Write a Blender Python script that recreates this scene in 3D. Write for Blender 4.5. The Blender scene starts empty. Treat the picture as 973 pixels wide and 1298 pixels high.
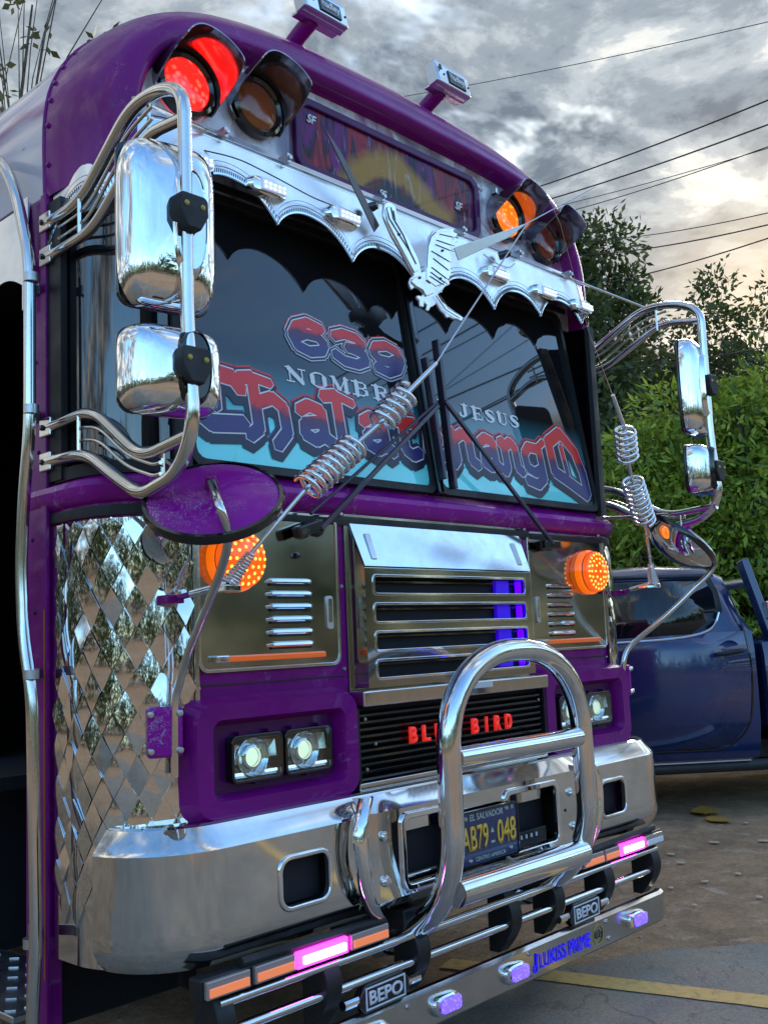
import bpy, bmesh, math, random
from mathutils import Vector, Matrix, noise
random.seed(7)
R_ = math.radians
scene = bpy.context.scene
COL = scene.collection

# ------------------------------------------------------------------ camera
CAM = Vector((-2.6073, -2.2040, 1.3))
CR, CU, CF = Vector((.6888, -.7236, -.0437)), Vector((-.0616, -.1185, .9910)), Vector((.7223, .6800, .1262))
FPX = 1289.3                                   # focal length in photograph pixels (973 x 1298)
cd = bpy.data.cameras.new('camera'); cam = bpy.data.objects.new('camera', cd); COL.objects.link(cam)
cd.sensor_fit = 'VERTICAL'; cd.sensor_height = 36.0; cd.lens = 36.0 * FPX / 1298.0
cd.clip_start = .05; cd.clip_end = 2000
m = Matrix((CR, CU, -CF)).transposed().to_4x4(); m.translation = CAM
cam.matrix_world = m
scene.camera = cam

# ------------------------------------------------------------------ sky, sun, exposure
SUN_AZ, SUN_EL = math.atan2(.93, .36), R_(24)          # glow low over the trees, right of the bus
world = bpy.data.worlds.new('World'); scene.world = world; world.use_nodes = True
wt = world.node_tree; wt.nodes.clear()
def wn(t, **k):
    n = wt.nodes.new(t)
    for a, b in k.items(): setattr(n, a, b)
    return n
wl = wt.links.new
out = wn('ShaderNodeOutputWorld'); bg = wn('ShaderNodeBackground'); bg.inputs[1].default_value = .1
sky = wn('ShaderNodeTexSky', sky_type='NISHITA', sun_disc=False, sun_elevation=SUN_EL, sun_rotation=SUN_AZ)
sky.air_density = 1.2; sky.dust_density = 1.5
tc = wn('ShaderNodeTexCoord'); sep = wn('ShaderNodeSeparateXYZ'); wl(tc.outputs['Generated'], sep.inputs[0])
def wmath(op, a, b=None):
    n = wn('ShaderNodeMath', operation=op)
    for i, q in enumerate((a, b)):
        if q is None: continue
        if isinstance(q, (int, float)): n.inputs[i].default_value = q
        else: wl(q, n.inputs[i])
    return n.outputs[0]
zz = wmath('ADD', wmath('MAXIMUM', sep.outputs[2], 0.0), .16)
cv = wn('ShaderNodeCombineXYZ')
wl(wmath('DIVIDE', sep.outputs[0], zz), cv.inputs[0]); wl(wmath('DIVIDE', sep.outputs[1], zz), cv.inputs[1])
def wnoise(scale, detail, rough, dist=0.0, off=0.0):
    mp = wn('ShaderNodeMapping'); mp.inputs['Location'].default_value = (off, off * .7, off * .3); wl(cv.outputs[0], mp.inputs[0])
    n = wn('ShaderNodeTexNoise'); wl(mp.outputs[0], n.inputs[0])
    n.inputs['Scale'].default_value = scale; n.inputs['Detail'].default_value = detail
    n.inputs['Roughness'].default_value = rough; n.inputs['Distortion'].default_value = dist
    return n.outputs[0]
def wramp(src, stops):
    r = wn('ShaderNodeValToRGB'); wl(src, r.inputs[0]); e = r.color_ramp.elements
    while len(e) < len(stops): e.new(.5)
    for q, (p, c) in zip(e, stops): q.position = p; q.color = (*c, 1)
    r.color_ramp.interpolation = 'EASE'
    return r.outputs[0]
shade = wnoise(3.5, 12, .62, .25, 3.1)
# cloud colours: slate undersides, pale grey-blue body, cream where the light comes through
ccol = wramp(shade, [(.38, (1.3, 1.6, 2.0)), (.46, (2.4, 2.8, 3.2)), (.53, (3.9, 4.3, 4.6)), (.58, (6.2, 6.3, 6.1)), (.65, (9.4, 8.9, 7.6))])
# thin towards the side the photographer has at the back (blue shows in the mirrors)
dens = wramp(wmath('ADD', wnoise(1.1, 6, .6, .6, 9.4), wmath('MULTIPLY', wmath('ADD', wmath('MULTIPLY', sep.outputs[0], .25), sep.outputs[1]), .17)), [(.40, (.10,) * 3), (.55, (1,) * 3)])
mx = wn('ShaderNodeMixRGB'); wl(dens, mx.inputs[0]); wl(ccol, mx.inputs[2])
hs = wn('ShaderNodeHueSaturation'); hs.inputs['Saturation'].default_value = 1.12; hs.inputs['Value'].default_value = 3.2
tn = wn('ShaderNodeMixRGB', blend_type='MULTIPLY'); tn.inputs[0].default_value = 1; wl(sky.outputs[0], tn.inputs[1]); tn.inputs[2].default_value = (.74, .90, 1.05, 1); wl(tn.outputs[0], hs.inputs['Color'])
wl(hs.outputs[0], mx.inputs[1])
# warm glow of the low sun through the cloud, round the sun's own direction
dotn = wn('ShaderNodeVectorMath', operation='DOT_PRODUCT'); wl(tc.outputs['Generated'], dotn.inputs[0])
dotn.inputs[1].default_value = (math.sin(SUN_AZ) * math.cos(R_(16)), math.cos(SUN_AZ) * math.cos(R_(16)), math.sin(R_(16)))
glow = wmath('MULTIPLY', wmath('POWER', wmath('MAXIMUM', dotn.outputs['Value'], 0.0), 150), .5)
mg = wn('ShaderNodeMixRGB'); wl(glow, mg.inputs[0]); wl(mx.outputs[0], mg.inputs[1]); mg.inputs[2].default_value = (11.5, 8.8, 5.4, 1)
wl(mg.outputs[0], bg.inputs[0]); wl(bg.outputs[0], out.inputs[0])

sd = bpy.data.lights.new('sun', 'SUN'); sd.energy = 1.5; sd.angle = R_(14); sd.color = (1, .9, .76)
sun = bpy.data.objects.new('sun', sd); COL.objects.link(sun)
sdir = Vector((math.sin(SUN_AZ) * math.cos(SUN_EL), math.cos(SUN_AZ) * math.cos(SUN_EL), math.sin(SUN_EL)))
sun.rotation_euler = (-sdir).to_track_quat('-Z', 'Y').to_euler(); sun.location = (6, 6, 12)
vs = scene.view_settings; vs.view_transform = 'Standard'; vs.look = 'None'; vs.exposure = .62; vs.gamma = 1; vs.use_curve_mapping = False
scene.cycles.use_denoising = True
scene.cycles.max_bounces = 8; scene.cycles.glossy_bounces = 6; scene.cycles.diffuse_bounces = 3
scene.cycles.sample_clamp_indirect = 6

# ------------------------------------------------------------------ helpers
def ray(u, v): return CF + CR * ((u - 486.5) / FPX) - CU * ((v - 649) / FPX)
def at(u, v, x=None, y=None, z=None, d=None):
    """surveyed point: the line of sight through (u, v) of the photograph met with a plane of the place"""
    q = ray(u, v)
    if d is not None: return CAM + q * d
    i, val = (0, x) if x is not None else (1, y) if y is not None else (2, z)
    return CAM + q * ((val - CAM[i]) / q[i])

class MB:
    def __init__(s): s.v = []; s.f = []
    def add(s, vs_, fs):
        o = len(s.v); s.v += [tuple(p) for p in vs_]; s.f += [tuple(i + o for i in f) for f in fs]; return s
    def box(s, c, size, mat=None):
        x, y, z = [q / 2 for q in size]
        vs_ = [Vector((a * x, b * y, d * z)) for a in (-1, 1) for b in (-1, 1) for d in (-1, 1)]
        if mat: vs_ = [mat @ p for p in vs_]
        c = Vector(c)
        return s.add([p + c for p in vs_], [(0, 1, 3, 2), (4, 6, 7, 5), (0, 4, 5, 1), (2, 3, 7, 6), (0, 2, 6, 4), (1, 5, 7, 3)])
    def bar(s, a, b, w, h, up=(0, 0, 1)):
        a, b = Vector(a), Vector(b); d = (b - a).normalized(); sd_ = d.cross(Vector(up)).normalized(); u = sd_.cross(d)
        vs_ = [p + sd_ * i * w / 2 + u * j * h / 2 for p in (a, b) for i in (-1, 1) for j in (-1, 1)]
        return s.add(vs_, [(0, 1, 3, 2), (4, 6, 7, 5), (0, 4, 5, 1), (2, 3, 7, 6), (0, 2, 6, 4), (1, 5, 7, 3)])
    def prism(s, pts, off):
        """closed polygon pts (3d), swept by off; caps as ngons"""
        n = len(pts); off = Vector(off)
        vs_ = [Vector(p) for p in pts]; vs_ += [p + off for p in vs_[:n]]
        fs = [tuple(range(n)), tuple(range(2 * n - 1, n - 1, -1))] + [(i, i + n, (i + 1) % n + n, (i + 1) % n) for i in range(n)]
        return s.add(vs_, fs)
    def plate(s, poly, y, th): return s.prism([(a, y, b) for a, b in poly], (0, th, 0))
    def ring(s, outer, inner, y, th):
        n = len(outer); vs_ = []
        for P, yy in ((outer, y), (inner, y), (outer, y + th), (inner, y + th)): vs_ += [(a, yy, b) for a, b in P]
        fs = []
        for i in range(n):
            j = (i + 1) % n
            fs += [(i, j, n + j, n + i), (2 * n + i, 3 * n + i, 3 * n + j, 2 * n + j), (i, 2 * n + i, 2 * n + j, j), (n + i, n + j, 3 * n + j, 3 * n + i)]
        return s.add(vs_, fs)
    def tube(s, pts, r, n=10, caps=True, closed=False):
        pts = [Vector(p) for p in pts]; N = len(pts); rr = r if isinstance(r, (list, tuple)) else [r] * N
        tang = []
        for i in range(N):
            a = pts[i - 1] if (i or closed) else pts[0]; b = pts[(i + 1) % N] if (i < N - 1 or closed) else pts[-1]
            tang.append((b - a).normalized())
        t0 = tang[0]; u = t0.orthogonal().normalized(); vs_ = []
        for i in range(N):
            t = tang[i]
            u = (u - t * u.dot(t)); u = u.normalized() if u.length > 1e-6 else t.orthogonal().normalized()
            w = t.cross(u)
            vs_ += [pts[i] + (u * math.cos(2 * math.pi * k / n) + w * math.sin(2 * math.pi * k / n)) * rr[i] for k in range(n)]
        fs = []
        for i in range(N if closed else N - 1):
            i2 = (i + 1) % N
            fs += [(i * n + k, i * n + (k + 1) % n, i2 * n + (k + 1) % n, i2 * n + k) for k in range(n)]
        if caps and not closed: fs += [tuple(range(n - 1, -1, -1)), tuple((N - 1) * n + k for k in range(n))]
        return s.add(vs_, fs)
    def lathe(s, prof, o, axis, n=24, arc=None):
        o = Vector(o); ax = Vector(axis).normalized(); u = ax.orthogonal().normalized(); w = ax.cross(u); m_ = len(prof); vs_ = []
        for k in range(n):
            a = 2 * math.pi * k / n; d = u * math.cos(a) + w * math.sin(a)
            vs_ += [o + d * r + ax * h for r, h in prof]
        fs = [(k * m_ + i, k * m_ + i + 1, ((k + 1) % n) * m_ + i + 1, ((k + 1) % n) * m_ + i) for k in range(n) for i in range(m_ - 1)]
        return s.add(vs_, fs)
    def grid(s, fn, nu, nv, skip=None, cu=False):
        vs_ = [fn(i, j) for i in range(nu) for j in range(nv)]
        fs = [(i * nv + j, ((i + 1) % nu) * nv + j, ((i + 1) % nu) * nv + j + 1, i * nv + j + 1) for i in range(nu if cu else nu - 1) for j in range(nv - 1) if not (skip and skip(i, j))]
        return s.add(vs_, fs)
    def mesh(s, name, smooth=None, weld=True):
        me = bpy.data.meshes.new(name); me.from_pydata([tuple(p) for p in s.v], [], s.f)
        bm = bmesh.new(); bm.from_mesh(me)
        if weld: bmesh.ops.remove_doubles(bm, verts=bm.verts, dist=1e-5)
        bmesh.ops.recalc_face_normals(bm, faces=bm.faces); bm.to_mesh(me); bm.free()
        if smooth is not None:
            me.polygons.foreach_set('use_smooth', [True] * len(me.polygons)); me.set_sharp_from_angle(angle=R_(smooth))
        return me
    def build(s, name, mat_, parent=None, smooth=35, bevel=0, seg=2, weld=True, solid=0, solid_off=0, subd=0):
        me = s.mesh(name, smooth, weld); me.materials.append(mat_)
        o = bpy.data.objects.new(name, me); COL.objects.link(o); o.parent = parent
        if solid:
            q = o.modifiers.new('thick', 'SOLIDIFY'); q.thickness = solid; q.offset = solid_off
            q = o.modifiers.new('crease', 'EDGE_SPLIT'); q.split_angle = R_(40); q.use_edge_sharp = True
        if bevel and not solid:
            q = o.modifiers.new('edge', 'BEVEL'); q.width = bevel; q.segments = seg; q.limit_method = 'ANGLE'; q.angle_limit = R_(35); q.harden_normals = smooth is not None
        if subd:
            q = o.modifiers.new('sub', 'SUBSURF'); q.levels = subd; q.render_levels = subd
        return o

def empty(name, parent=None, loc=(0, 0, 0), rz=0, **props):
    o = bpy.data.objects.new(name, None); COL.objects.link(o); o.location = loc; o.rotation_euler.z = rz; o.parent = parent
    o.empty_display_size = .1
    for k, v in props.items(): o[k] = v
    return o
def tag(o, label=None, category=None, group=None, kind=None):
    for k, v in (('label', label), ('category', category), ('group', group), ('kind', kind)):
        if v: o[k] = v
    return o
def dup(o, parent, mat_world=None, name=None):
    c = o.copy(); COL.objects.link(c); c.parent = parent
    return c

def rrect(cx, cz, w, h, r, n=5):
    P = []
    for k, (sx, sz) in enumerate(((1, 1), (-1, 1), (-1, -1), (1, -1))):
        for i in range(n + 1):
            a = math.pi / 2 * (k + i / n)
            P.append((cx + sx * (w / 2 - r) + r * math.cos(a), cz + sz * (h / 2 - r) + r * math.sin(a)))
    return P
def fillet(pts, r, n=6):
    pts = [Vector(p) for p in pts]; o = [pts[0]]
    for i in range(1, len(pts) - 1):
        a, b, c = pts[i - 1], pts[i], pts[i + 1]; d1, d2 = (a - b), (c - b)
        q = min(r, d1.length * .48, d2.length * .48); p0, p2 = b + d1.normalized() * q, b + d2.normalized() * q
        for k in range(n + 1):
            t = k / n; o.append(p0 * (1 - t) ** 2 + b * 2 * t * (1 - t) + p2 * t * t)
    return o + [pts[-1]]
def coil(a, b, r0, turns, wire, n=14, r1=None):
    """points of a coil spring from a to b"""
    a, b = Vector(a), Vector(b); d = b - a; t = d.normalized(); u = t.orthogonal().normalized(); w = t.cross(u); N = int(turns * n)
    r1 = r0 if r1 is None else r1
    return [a + d * (k / N) + (u * math.cos(2 * math.pi * k / n) + w * math.sin(2 * math.pi * k / n)) * (r0 + (r1 - r0) * k / N) for k in range(N + 1)]

# ------------------------------------------------------------------ materials
def new_mat(name):
    m_ = bpy.data.materials.new(name); m_.use_nodes = True; t = m_.node_tree; return m_, t, t.nodes['Principled BSDF']
def lk(t, a, b): t.links.new(a, b)
def tnoise(t, scale, detail=4, rough=.55, coord='Object', vec=None, dist=0):
    n = t.nodes.new('ShaderNodeTexNoise'); n.inputs['Scale'].default_value = scale; n.inputs['Detail'].default_value = detail; n.inputs['Roughness'].default_value = rough; n.inputs['Distortion'].default_value = dist
    if vec is None:
        c = t.nodes.new('ShaderNodeTexCoord'); vec = c.outputs[coord]
    lk(t, vec, n.inputs['Vector']); return n.outputs[0]
def tmap(t, scale=(1, 1, 1), rot=(0, 0, 0), coord='Object'):
    c = t.nodes.new('ShaderNodeTexCoord'); mp = t.nodes.new('ShaderNodeMapping'); lk(t, c.outputs[coord], mp.inputs[0]); mp.inputs['Scale'].default_value = scale; mp.inputs['Rotation'].default_value = rot
    return mp.outputs[0]
def tramp(t, src, stops, interp='LINEAR'):
    r = t.nodes.new('ShaderNodeValToRGB'); lk(t, src, r.inputs[0]); e = r.color_ramp.elements; r.color_ramp.interpolation = interp
    while len(e) < len(stops): e.new(.5)
    for q, (p, c) in zip(e, stops):
        q.position = p; q.color = (*c, 1) if len(c) == 3 else c
    return r.outputs[0]
def tbump(t, b, src, strength, dist=.01, prev=None):
    n = t.nodes.new('ShaderNodeBump'); n.inputs['Strength'].default_value = strength; n.inputs['Distance'].default_value = dist; lk(t, src, n.inputs['Height'])
    if prev: lk(t, prev, n.inputs['Normal'])
    lk(t, n.outputs[0], b.inputs['Normal']); return n.outputs[0]
def tmix(t, fac, a, b, mode='MIX'):
    n = t.nodes.new('ShaderNodeMixRGB'); n.blend_type = mode
    for i, q in enumerate((fac, a, b)):
        if isinstance(q, (int, float)): n.inputs[i].default_value = q
        elif isinstance(q, tuple): n.inputs[i].default_value = (*q, 1) if len(q) == 3 else q
        else: lk(t, q, n.inputs[i])
    return n.outputs[0]
def simple(name, col, rough=.5, metal=0, coat=0, emit=None, es=0, ior=None, var=0, vs_=6, bump=0, bs=60, bd=.004):
    m_, t, b = new_mat(name)
    b.inputs['Base Color'].default_value = (*col, 1); b.inputs['Roughness'].default_value = rough; b.inputs['Metallic'].default_value = metal
    b.inputs['Coat Weight'].default_value = coat; b.inputs['Coat Roughness'].default_value = .04
    if ior: b.inputs['IOR'].default_value = ior
    if emit: b.inputs['Emission Color'].default_value = (*emit, 1); b.inputs['Emission Strength'].default_value = es
    if var:
        n = tnoise(t, vs_, 6, .65); lk(t, tramp(t, n, [(.3, tuple(q * (1 - var) for q in col)), (.7, tuple(min(1, q * (1 + var)) for q in col))]), b.inputs['Base Color'])
        lk(t, tramp(t, n, [(.3, (min(1, rough * 1.35),) * 3), (.7, (rough * .8,) * 3)]), b.inputs['Roughness'])
    if bump: tbump(t, b, tnoise(t, bs, 4), bump, bd)
    return m_
M = {}
def steel(name, col, rough, wav=.12, wsc=3.0, brush=None, wd=.02, smudge=.5):
    """polished or brushed sheet steel: slow waviness, smudges, fine scratches"""
    m_, t, b = new_mat(name); b.inputs['Metallic'].default_value = 1
    sm = tnoise(t, 7, 7, .7)
    lk(t, tramp(t, sm, [(.32, tuple(q * .86 for q in col)), (.62, col)]), b.inputs['Base Color'])
    spots = tramp(t, tnoise(t, 170, 2, .5), [(.62, (0,) * 3), (.76, (.07,) * 3)])
    lk(t, tmix(t, 1.0, tramp(t, sm, [(.3, (min(1, rough * (1 + smudge * 1.6)),) * 3), (.65, (rough,) * 3)]), spots, 'ADD'), b.inputs['Roughness'])
    p = None
    if wav: p = tbump(t, b, tnoise(t, wsc, 2, .4), wav, wd)
    if brush:
        p = tbump(t, b, tnoise(t, 1, 3, .6, vec=tmap(t, brush)), .06, .002, p)
    return m_
M['chrome'] = steel('chrome', (.86, .87, .88), .035, .05, 5, None, .01)
M['flat_chrome'] = steel('flat_chrome', (.80, .84, .88), .11, .015, 2, None, .01)
M['mirror_chrome'] = steel('mirror_chrome', (.90, .92, .94), .02, .10, 4, None, .012)
M['tube'] = steel('tube_steel', (.72, .70, .67), .10, 0, 3, (60, 60, 60))
M['tube_bright'] = steel('bright_tube', (.80, .80, .82), .05, .06, 7, None, .006)
M['panel'] = steel('panel_steel', (.44, .44, .40), .075, .08, 2.0, None)
M['visor'] = steel('visor_steel', (.94, .94, .94), .26, .10, 3.0, (140, 140, 3), .012)
M['bumper'] = steel('bumper_steel', (.74, .73, .71), .045, .05, 2.2, None, .014)
M['diamond'] = steel('diamond_steel', (.72, .735, .74), .03, .06, 9, None, .006)
M['skirt'] = steel('skirt_steel', (.66, .63, .58), .11, .06, 3, None)
M['alu'] = steel('cast_aluminium', (.62, .63, .64), .28, 0, 3, None)

def paint(name, col, scratch=0.0):
    m_, t, b = new_mat(name)
    n = tnoise(t, 3.5, 6, .6)
    c = tramp(t, n, [(.3, tuple(q * .8 for q in col)), (.7, tuple(q * 1.15 for q in col))])
    # thin pale scratches and chips with their own shape
    vec = tmap(t, (1, 1, 1), (.3, .5, .2)); w = t.nodes.new('ShaderNodeTexVoronoi'); w.feature = 'DISTANCE_TO_EDGE'; w.inputs['Scale'].default_value = 7
    dn = tnoise(t, 5, 5, .7); add = t.nodes.new('ShaderNodeVectorMath'); add.operation = 'ADD'; lk(t, vec, add.inputs[0]); lk(t, dn, add.inputs[1]); lk(t, add.outputs[0], w.inputs['Vector'])
    line = tramp(t, w.outputs['Distance'], [(.008, (1,) * 3), (.020, (0,) * 3)])
    gate = tramp(t, tnoise(t, 6, 3, .5), [(.60 - scratch * .12, (0,) * 3), (.68 - scratch * .12, (1,) * 3)])
    fac = tmix(t, 1.0, line, gate, 'MULTIPLY'); fac = tmix(t, 1.0, fac, (scratch,) * 3, 'MULTIPLY')
    lk(t, tmix(t, fac, c, (.34, .20, .36)), b.inputs['Base Color'])
    b.inputs['Roughness'].default_value = .32; b.inputs['Coat Weight'].default_value = .35; b.inputs['Coat Roughness'].default_value = .04; b.inputs['Specular IOR Level'].default_value = .12
    dirt = tnoise(t, 9, 8, .7); lk(t, tramp(t, dirt, [(.35, (.5,) * 3), (.7, (.25,) * 3)]), b.inputs['Roughness'])
    tbump(t, b, tnoise(t, 14, 3), .05, .004)
    return m_
PURPLE = (.195, .003, .165)
M['purple'] = paint('purple_paint', PURPLE, .35)
M['purple_scratched'] = paint('purple_scratched', (.28, .005, .26), 1.0)
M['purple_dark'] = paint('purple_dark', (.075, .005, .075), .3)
M['black'] = simple('black_rubber', (.012, .012, .013), .55, var=.4)
M['gloss_black'] = simple('gloss_black', (.006, .006, .007), .12, coat=.5)
M['interior'] = simple('dark_interior', (.006, .005, .008), .8)
M['void'] = simple('dark_cavity', (.008, .007, .012), .7)
M['white'] = simple('white_sticker', (.80, .80, .80), .45)
M['grey_white'] = simple('white_body_paint', (.50, .49, .52), .35, coat=.6, var=.12)
M['iron'] = simple('black_iron', (.010, .010, .011), .45, var=.5, vs_=14)
M['bolt'] = simple('bolt_steel', (.55, .55, .55), .3, 1)
def lamp(name, col, es, deep, cell=260):
    m_, t, b = new_mat(name); b.inputs['Roughness'].default_value = .08; b.inputs['Coat Weight'].default_value = .6
    v = t.nodes.new('ShaderNodeTexVoronoi'); v.inputs['Scale'].default_value = cell / 6; lk(t, tmap(t), v.inputs['Vector'])
    f = tramp(t, v.outputs['Distance'], [(.08, (1,) * 3), (.45, (.12,) * 3)])
    b.inputs['Base Color'].default_value = (*[q * .35 for q in deep], 1)
    lk(t, tmix(t, f, deep, col), b.inputs['Emission Color']); b.inputs['Emission Strength'].default_value = es
    tbump(t, b, v.outputs['Distance'], .3, .004)
    return m_
M['amber_lit'] = simple('amber_lens', (.55, .06, .0), .1, coat=.6, emit=(1, .12, .0), es=.55, bump=.3, bs=120)
M['amber_led'] = simple('amber_led', (.9, .4, .05), .3, emit=(1, .46, .06), es=1.5)
M['red_lit'] = lamp('red_lit', (1.0, .06, .04), 2.3, (.9, .0, .0), 260)
M['amber_roof_lit'] = lamp('amber_roof_lit', (1.0, .38, .03), 1.4, (.62, .06, .0), 300)
M['amber_off'] = simple('amber_off', (.26, .055, .012), .12, coat=.8, bump=.3, bs=90)
M['red_off'] = simple('red_off', (.20, .008, .008), .12, coat=.8, bump=.3, bs=90)
M['orange_strip'] = simple('orange_strip', (.75, .13, .02), .2, coat=.6, emit=(1, .16, .02), es=.18)
M['amber_module'] = simple('amber_module', (.80, .22, .08), .18, coat=.8, emit=(1, .24, .08), es=.38)
M['magenta_lit'] = simple('magenta_lit', (.9, .1, .9), .2, emit=(1.0, .02, .85), es=5.0)
M['magenta_core'] = simple('magenta_core', (1, .6, 1), .2, emit=(1.0, .5, 1.0), es=7.0)
M['violet_lit'] = lamp('violet_lit', (.30, .20, 1.0), 1.3, (.12, .07, .85), 600)
M['blue_lit'] = simple('blue_led', (.02, .01, .5), .3, emit=(.05, .0, 1.0), es=.28)
M['glowing_blue_print'] = simple('glowing_blue_print', (.02, .015, .75), .35, emit=(.02, .01, 1), es=.25)  # skirt print with a faint glow put into its colour; not a lamp
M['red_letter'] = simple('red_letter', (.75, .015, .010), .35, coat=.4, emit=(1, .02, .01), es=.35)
M['headlamp_glow'] = simple('headlamp_glow', (.8, .9, .7), .1, emit=(.85, 1.0, .72), es=.55)
M['headlamp_drl'] = simple('headlamp_drl', (.8, .9, .95), .1, emit=(.72, .92, 1.0), es=.75)
def clear_glass(name, tint=(.9, .95, .95), rough=.02, a=.25):
    m_, t, b = new_mat(name); tr = t.nodes.new('ShaderNodeBsdfTransparent'); tr.inputs[0].default_value = (*tint, 1)
    gl = t.nodes.new('ShaderNodeBsdfGlossy'); gl.inputs['Roughness'].default_value = rough
    fr = t.nodes.new('ShaderNodeLayerWeight'); fr.inputs[0].default_value = .12
    mxs = t.nodes.new('ShaderNodeMixShader'); lk(t, fr.outputs['Facing'], mxs.inputs[0]); lk(t, tr.outputs[0], mxs.inputs[1]); lk(t, gl.outputs[0], mxs.inputs[2])
    lk(t, mxs.outputs[0], t.nodes['Material Output'].inputs[0]); return m_
M['clear'] = clear_glass('clear_lens')
def tinted(name, base, ior=1.9, zband=False):
    """dark film-tinted glass; the lower band carries a turquoise film printed as a fade"""
    m_, t, b = new_mat(name); b.inputs['Roughness'].default_value = .025; b.inputs['IOR'].default_value = ior
    b.inputs['Base Color'].default_value = (*base, 1)
    if zband:
        s = t.nodes.new('ShaderNodeSeparateXYZ'); c = t.nodes.new('ShaderNodeTexCoord'); lk(t, c.outputs['Object'], s.inputs[0])
        mr = t.nodes.new('ShaderNodeMapRange'); mr.inputs[1].default_value = 1.80; mr.inputs[2].default_value = 2.14; lk(t, s.outputs[2], mr.inputs[0])
        lk(t, tramp(t, mr.outputs[0], [(0, (.24, .92, .88)), (.40, (.18, .82, .82)), (.62, (.03, .20, .24)), (1, base)]), b.inputs['Base Color'])
    tbump(t, b, tnoise(t, 1.2, 1), .015, .02)
    return m_
M['windshield'] = tinted('tinted_windshield', (.010, .010, .011), 1.66, True)
M['side_glass'] = tinted('tinted_side_glass', (.006, .008, .010), 1.9)
# ------------------------------------------------------------------ writing
def text_mesh(name, body, mat_, parent, height, origin, ex=(1, 0, 0), ez=(0, 0, 1), width=None, depth=.002, bold=0.0, shear=0.0, align='CENTER'):
    cu = bpy.data.curves.new(name, 'FONT'); cu.body = body; cu.align_x = align; cu.align_y = 'CENTER'; cu.size = 1; cu.offset = bold; cu.shear = shear; cu.resolution_u = 4
    cu.extrude = .0
    to = bpy.data.objects.new(name, cu); COL.objects.link(to); bpy.context.view_layer.update()
    me = bpy.data.meshes.new_from_object(to.evaluated_get(bpy.context.evaluated_depsgraph_get()))
    bpy.data.objects.remove(to); bpy.data.curves.remove(cu)
    xs = [v.co.x for v in me.vertices]; ys = [v.co.y for v in me.vertices]
    h = max(ys) - min(ys); w = max(xs) - min(xs); cx = (max(xs) + min(xs)) / 2; cy = (max(ys) + min(ys)) / 2
    sy = height / h; sx = (width / w) if width else sy
    ex, ez, o = Vector(ex).normalized(), Vector(ez).normalized(), Vector(origin)
    for v in me.vertices: v.co = o + ex * ((v.co.x - cx) * sx) + ez * ((v.co.y - cy) * sy)
    me.materials.clear(); me.materials.append(mat_); me.name = name
    ob = bpy.data.objects.new(name, me); COL.objects.link(ob); ob.parent = parent
    q = ob.modifiers.new('thick', 'SOLIDIFY'); q.thickness = depth; q.offset = 0
    return ob

# ================================================================== GROUND
def dirt_mat():
    m_, t, b = new_mat('dirt_ground')
    a = tnoise(t, .35, 8, .62, 'Object'); c = tnoise(t, 3.2, 8, .7, 'Object'); fine = tnoise(t, 38, 5, .7, 'Object')
    col = tramp(t, a, [(.30, (.34, .205, .105)), (.48, (.52, .32, .165)), (.66, (.64, .42, .24))])
    col = tmix(t, .55, col, tramp(t, c, [(.32, (.15, .10, .065)), (.55, (.46, .31, .19)), (.72, (.64, .47, .31))]))
    col = tmix(t, .35, col, tramp(t, fine, [(.3, (.10, .08, .06)), (.62, (.62, .52, .40))]), 'OVERLAY')
    stain = tnoise(t, 1.7, 9, .72, 'Object', dist=1.5); col = tmix(t, tramp(t, stain, [(.50, (0,) * 3), (.62, (.6,) * 3)]), col, (.20, .135, .085))
    sand = tnoise(t, 5.5, 8, .75, 'Object', dist=.6); col = tmix(t, tramp(t, sand, [(.55, (0,) * 3), (.68, (.65,) * 3)]), col, (.68, .52, .36))
    lk(t, col, b.inputs['Base Color']); b.inputs['Roughness'].default_value = .9
    p = tbump(t, b, c, .9, .04); tbump(t, b, fine, .8, .012, p)
    return m_
def asphalt_mat():
    m_, t, b = new_mat('worn_asphalt')
    a = tnoise(t, 1.1, 8, .65); fine = tnoise(t, 120, 3, .7); dust = tnoise(t, 2.4, 9, .72)
    col = tramp(t, a, [(.3, (.20, .175, .14)), (.7, (.34, .30, .24))])
    col = tmix(t, tramp(t, dust, [(.46, (0,) * 3), (.66, (.75,) * 3)]), col, (.40, .29, .19))
    col = tmix(t, .4, col, tramp(t, fine, [(.35, (.1,) * 3), (.7, (.75,) * 3)]), 'OVERLAY')
    v = t.nodes.new('ShaderNodeTexVoronoi'); v.feature = 'DISTANCE_TO_EDGE'; v.inputs['Scale'].default_value = 1.6; av = t.nodes.new('ShaderNodeVectorMath'); av.operation = 'ADD'; lk(t, tmap(t), av.inputs[0]); lk(t, tnoise(t, 3, 5), av.inputs[1]); lk(t, av.outputs[0], v.inputs['Vector'])
    col = tmix(t, tramp(t, v.outputs['Distance'], [(.003, (.45,) * 3), (.012, (0,) * 3)]), col, (.06, .05, .042))
    lk(t, col, b.inputs['Base Color']); b.inputs['Roughness'].default_value = .82
    p = tbump(t, b, fine, .5, .006); tbump(t, b, dust, .25, .02, p)
    return m_
def line_mat():
    m_, t, b = new_mat('worn_yellow_paint')
    n = tnoise(t, 30, 8, .75); lk(t, tramp(t, n, [(.33, (.34, .24, .12)), (.47, (.70, .44, .13)), (.75, (.78, .52, .18))]), b.inputs['Base Color']); b.inputs['Roughness'].default_value = .8
    tbump(t, b, n, .3, .004); return m_
def ground_z(x, y): return 0.0
g = MB(); NG = 60
g.grid(lambda i, j: ((i / (NG - 1) - .5) * 600 + 20, (j / (NG - 1) - .5) * 600, 0), NG, NG)
tag(g.build('ground', dirt_mat(), smooth=None), 'brown dirt yard round the bus', kind='structure')
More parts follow.
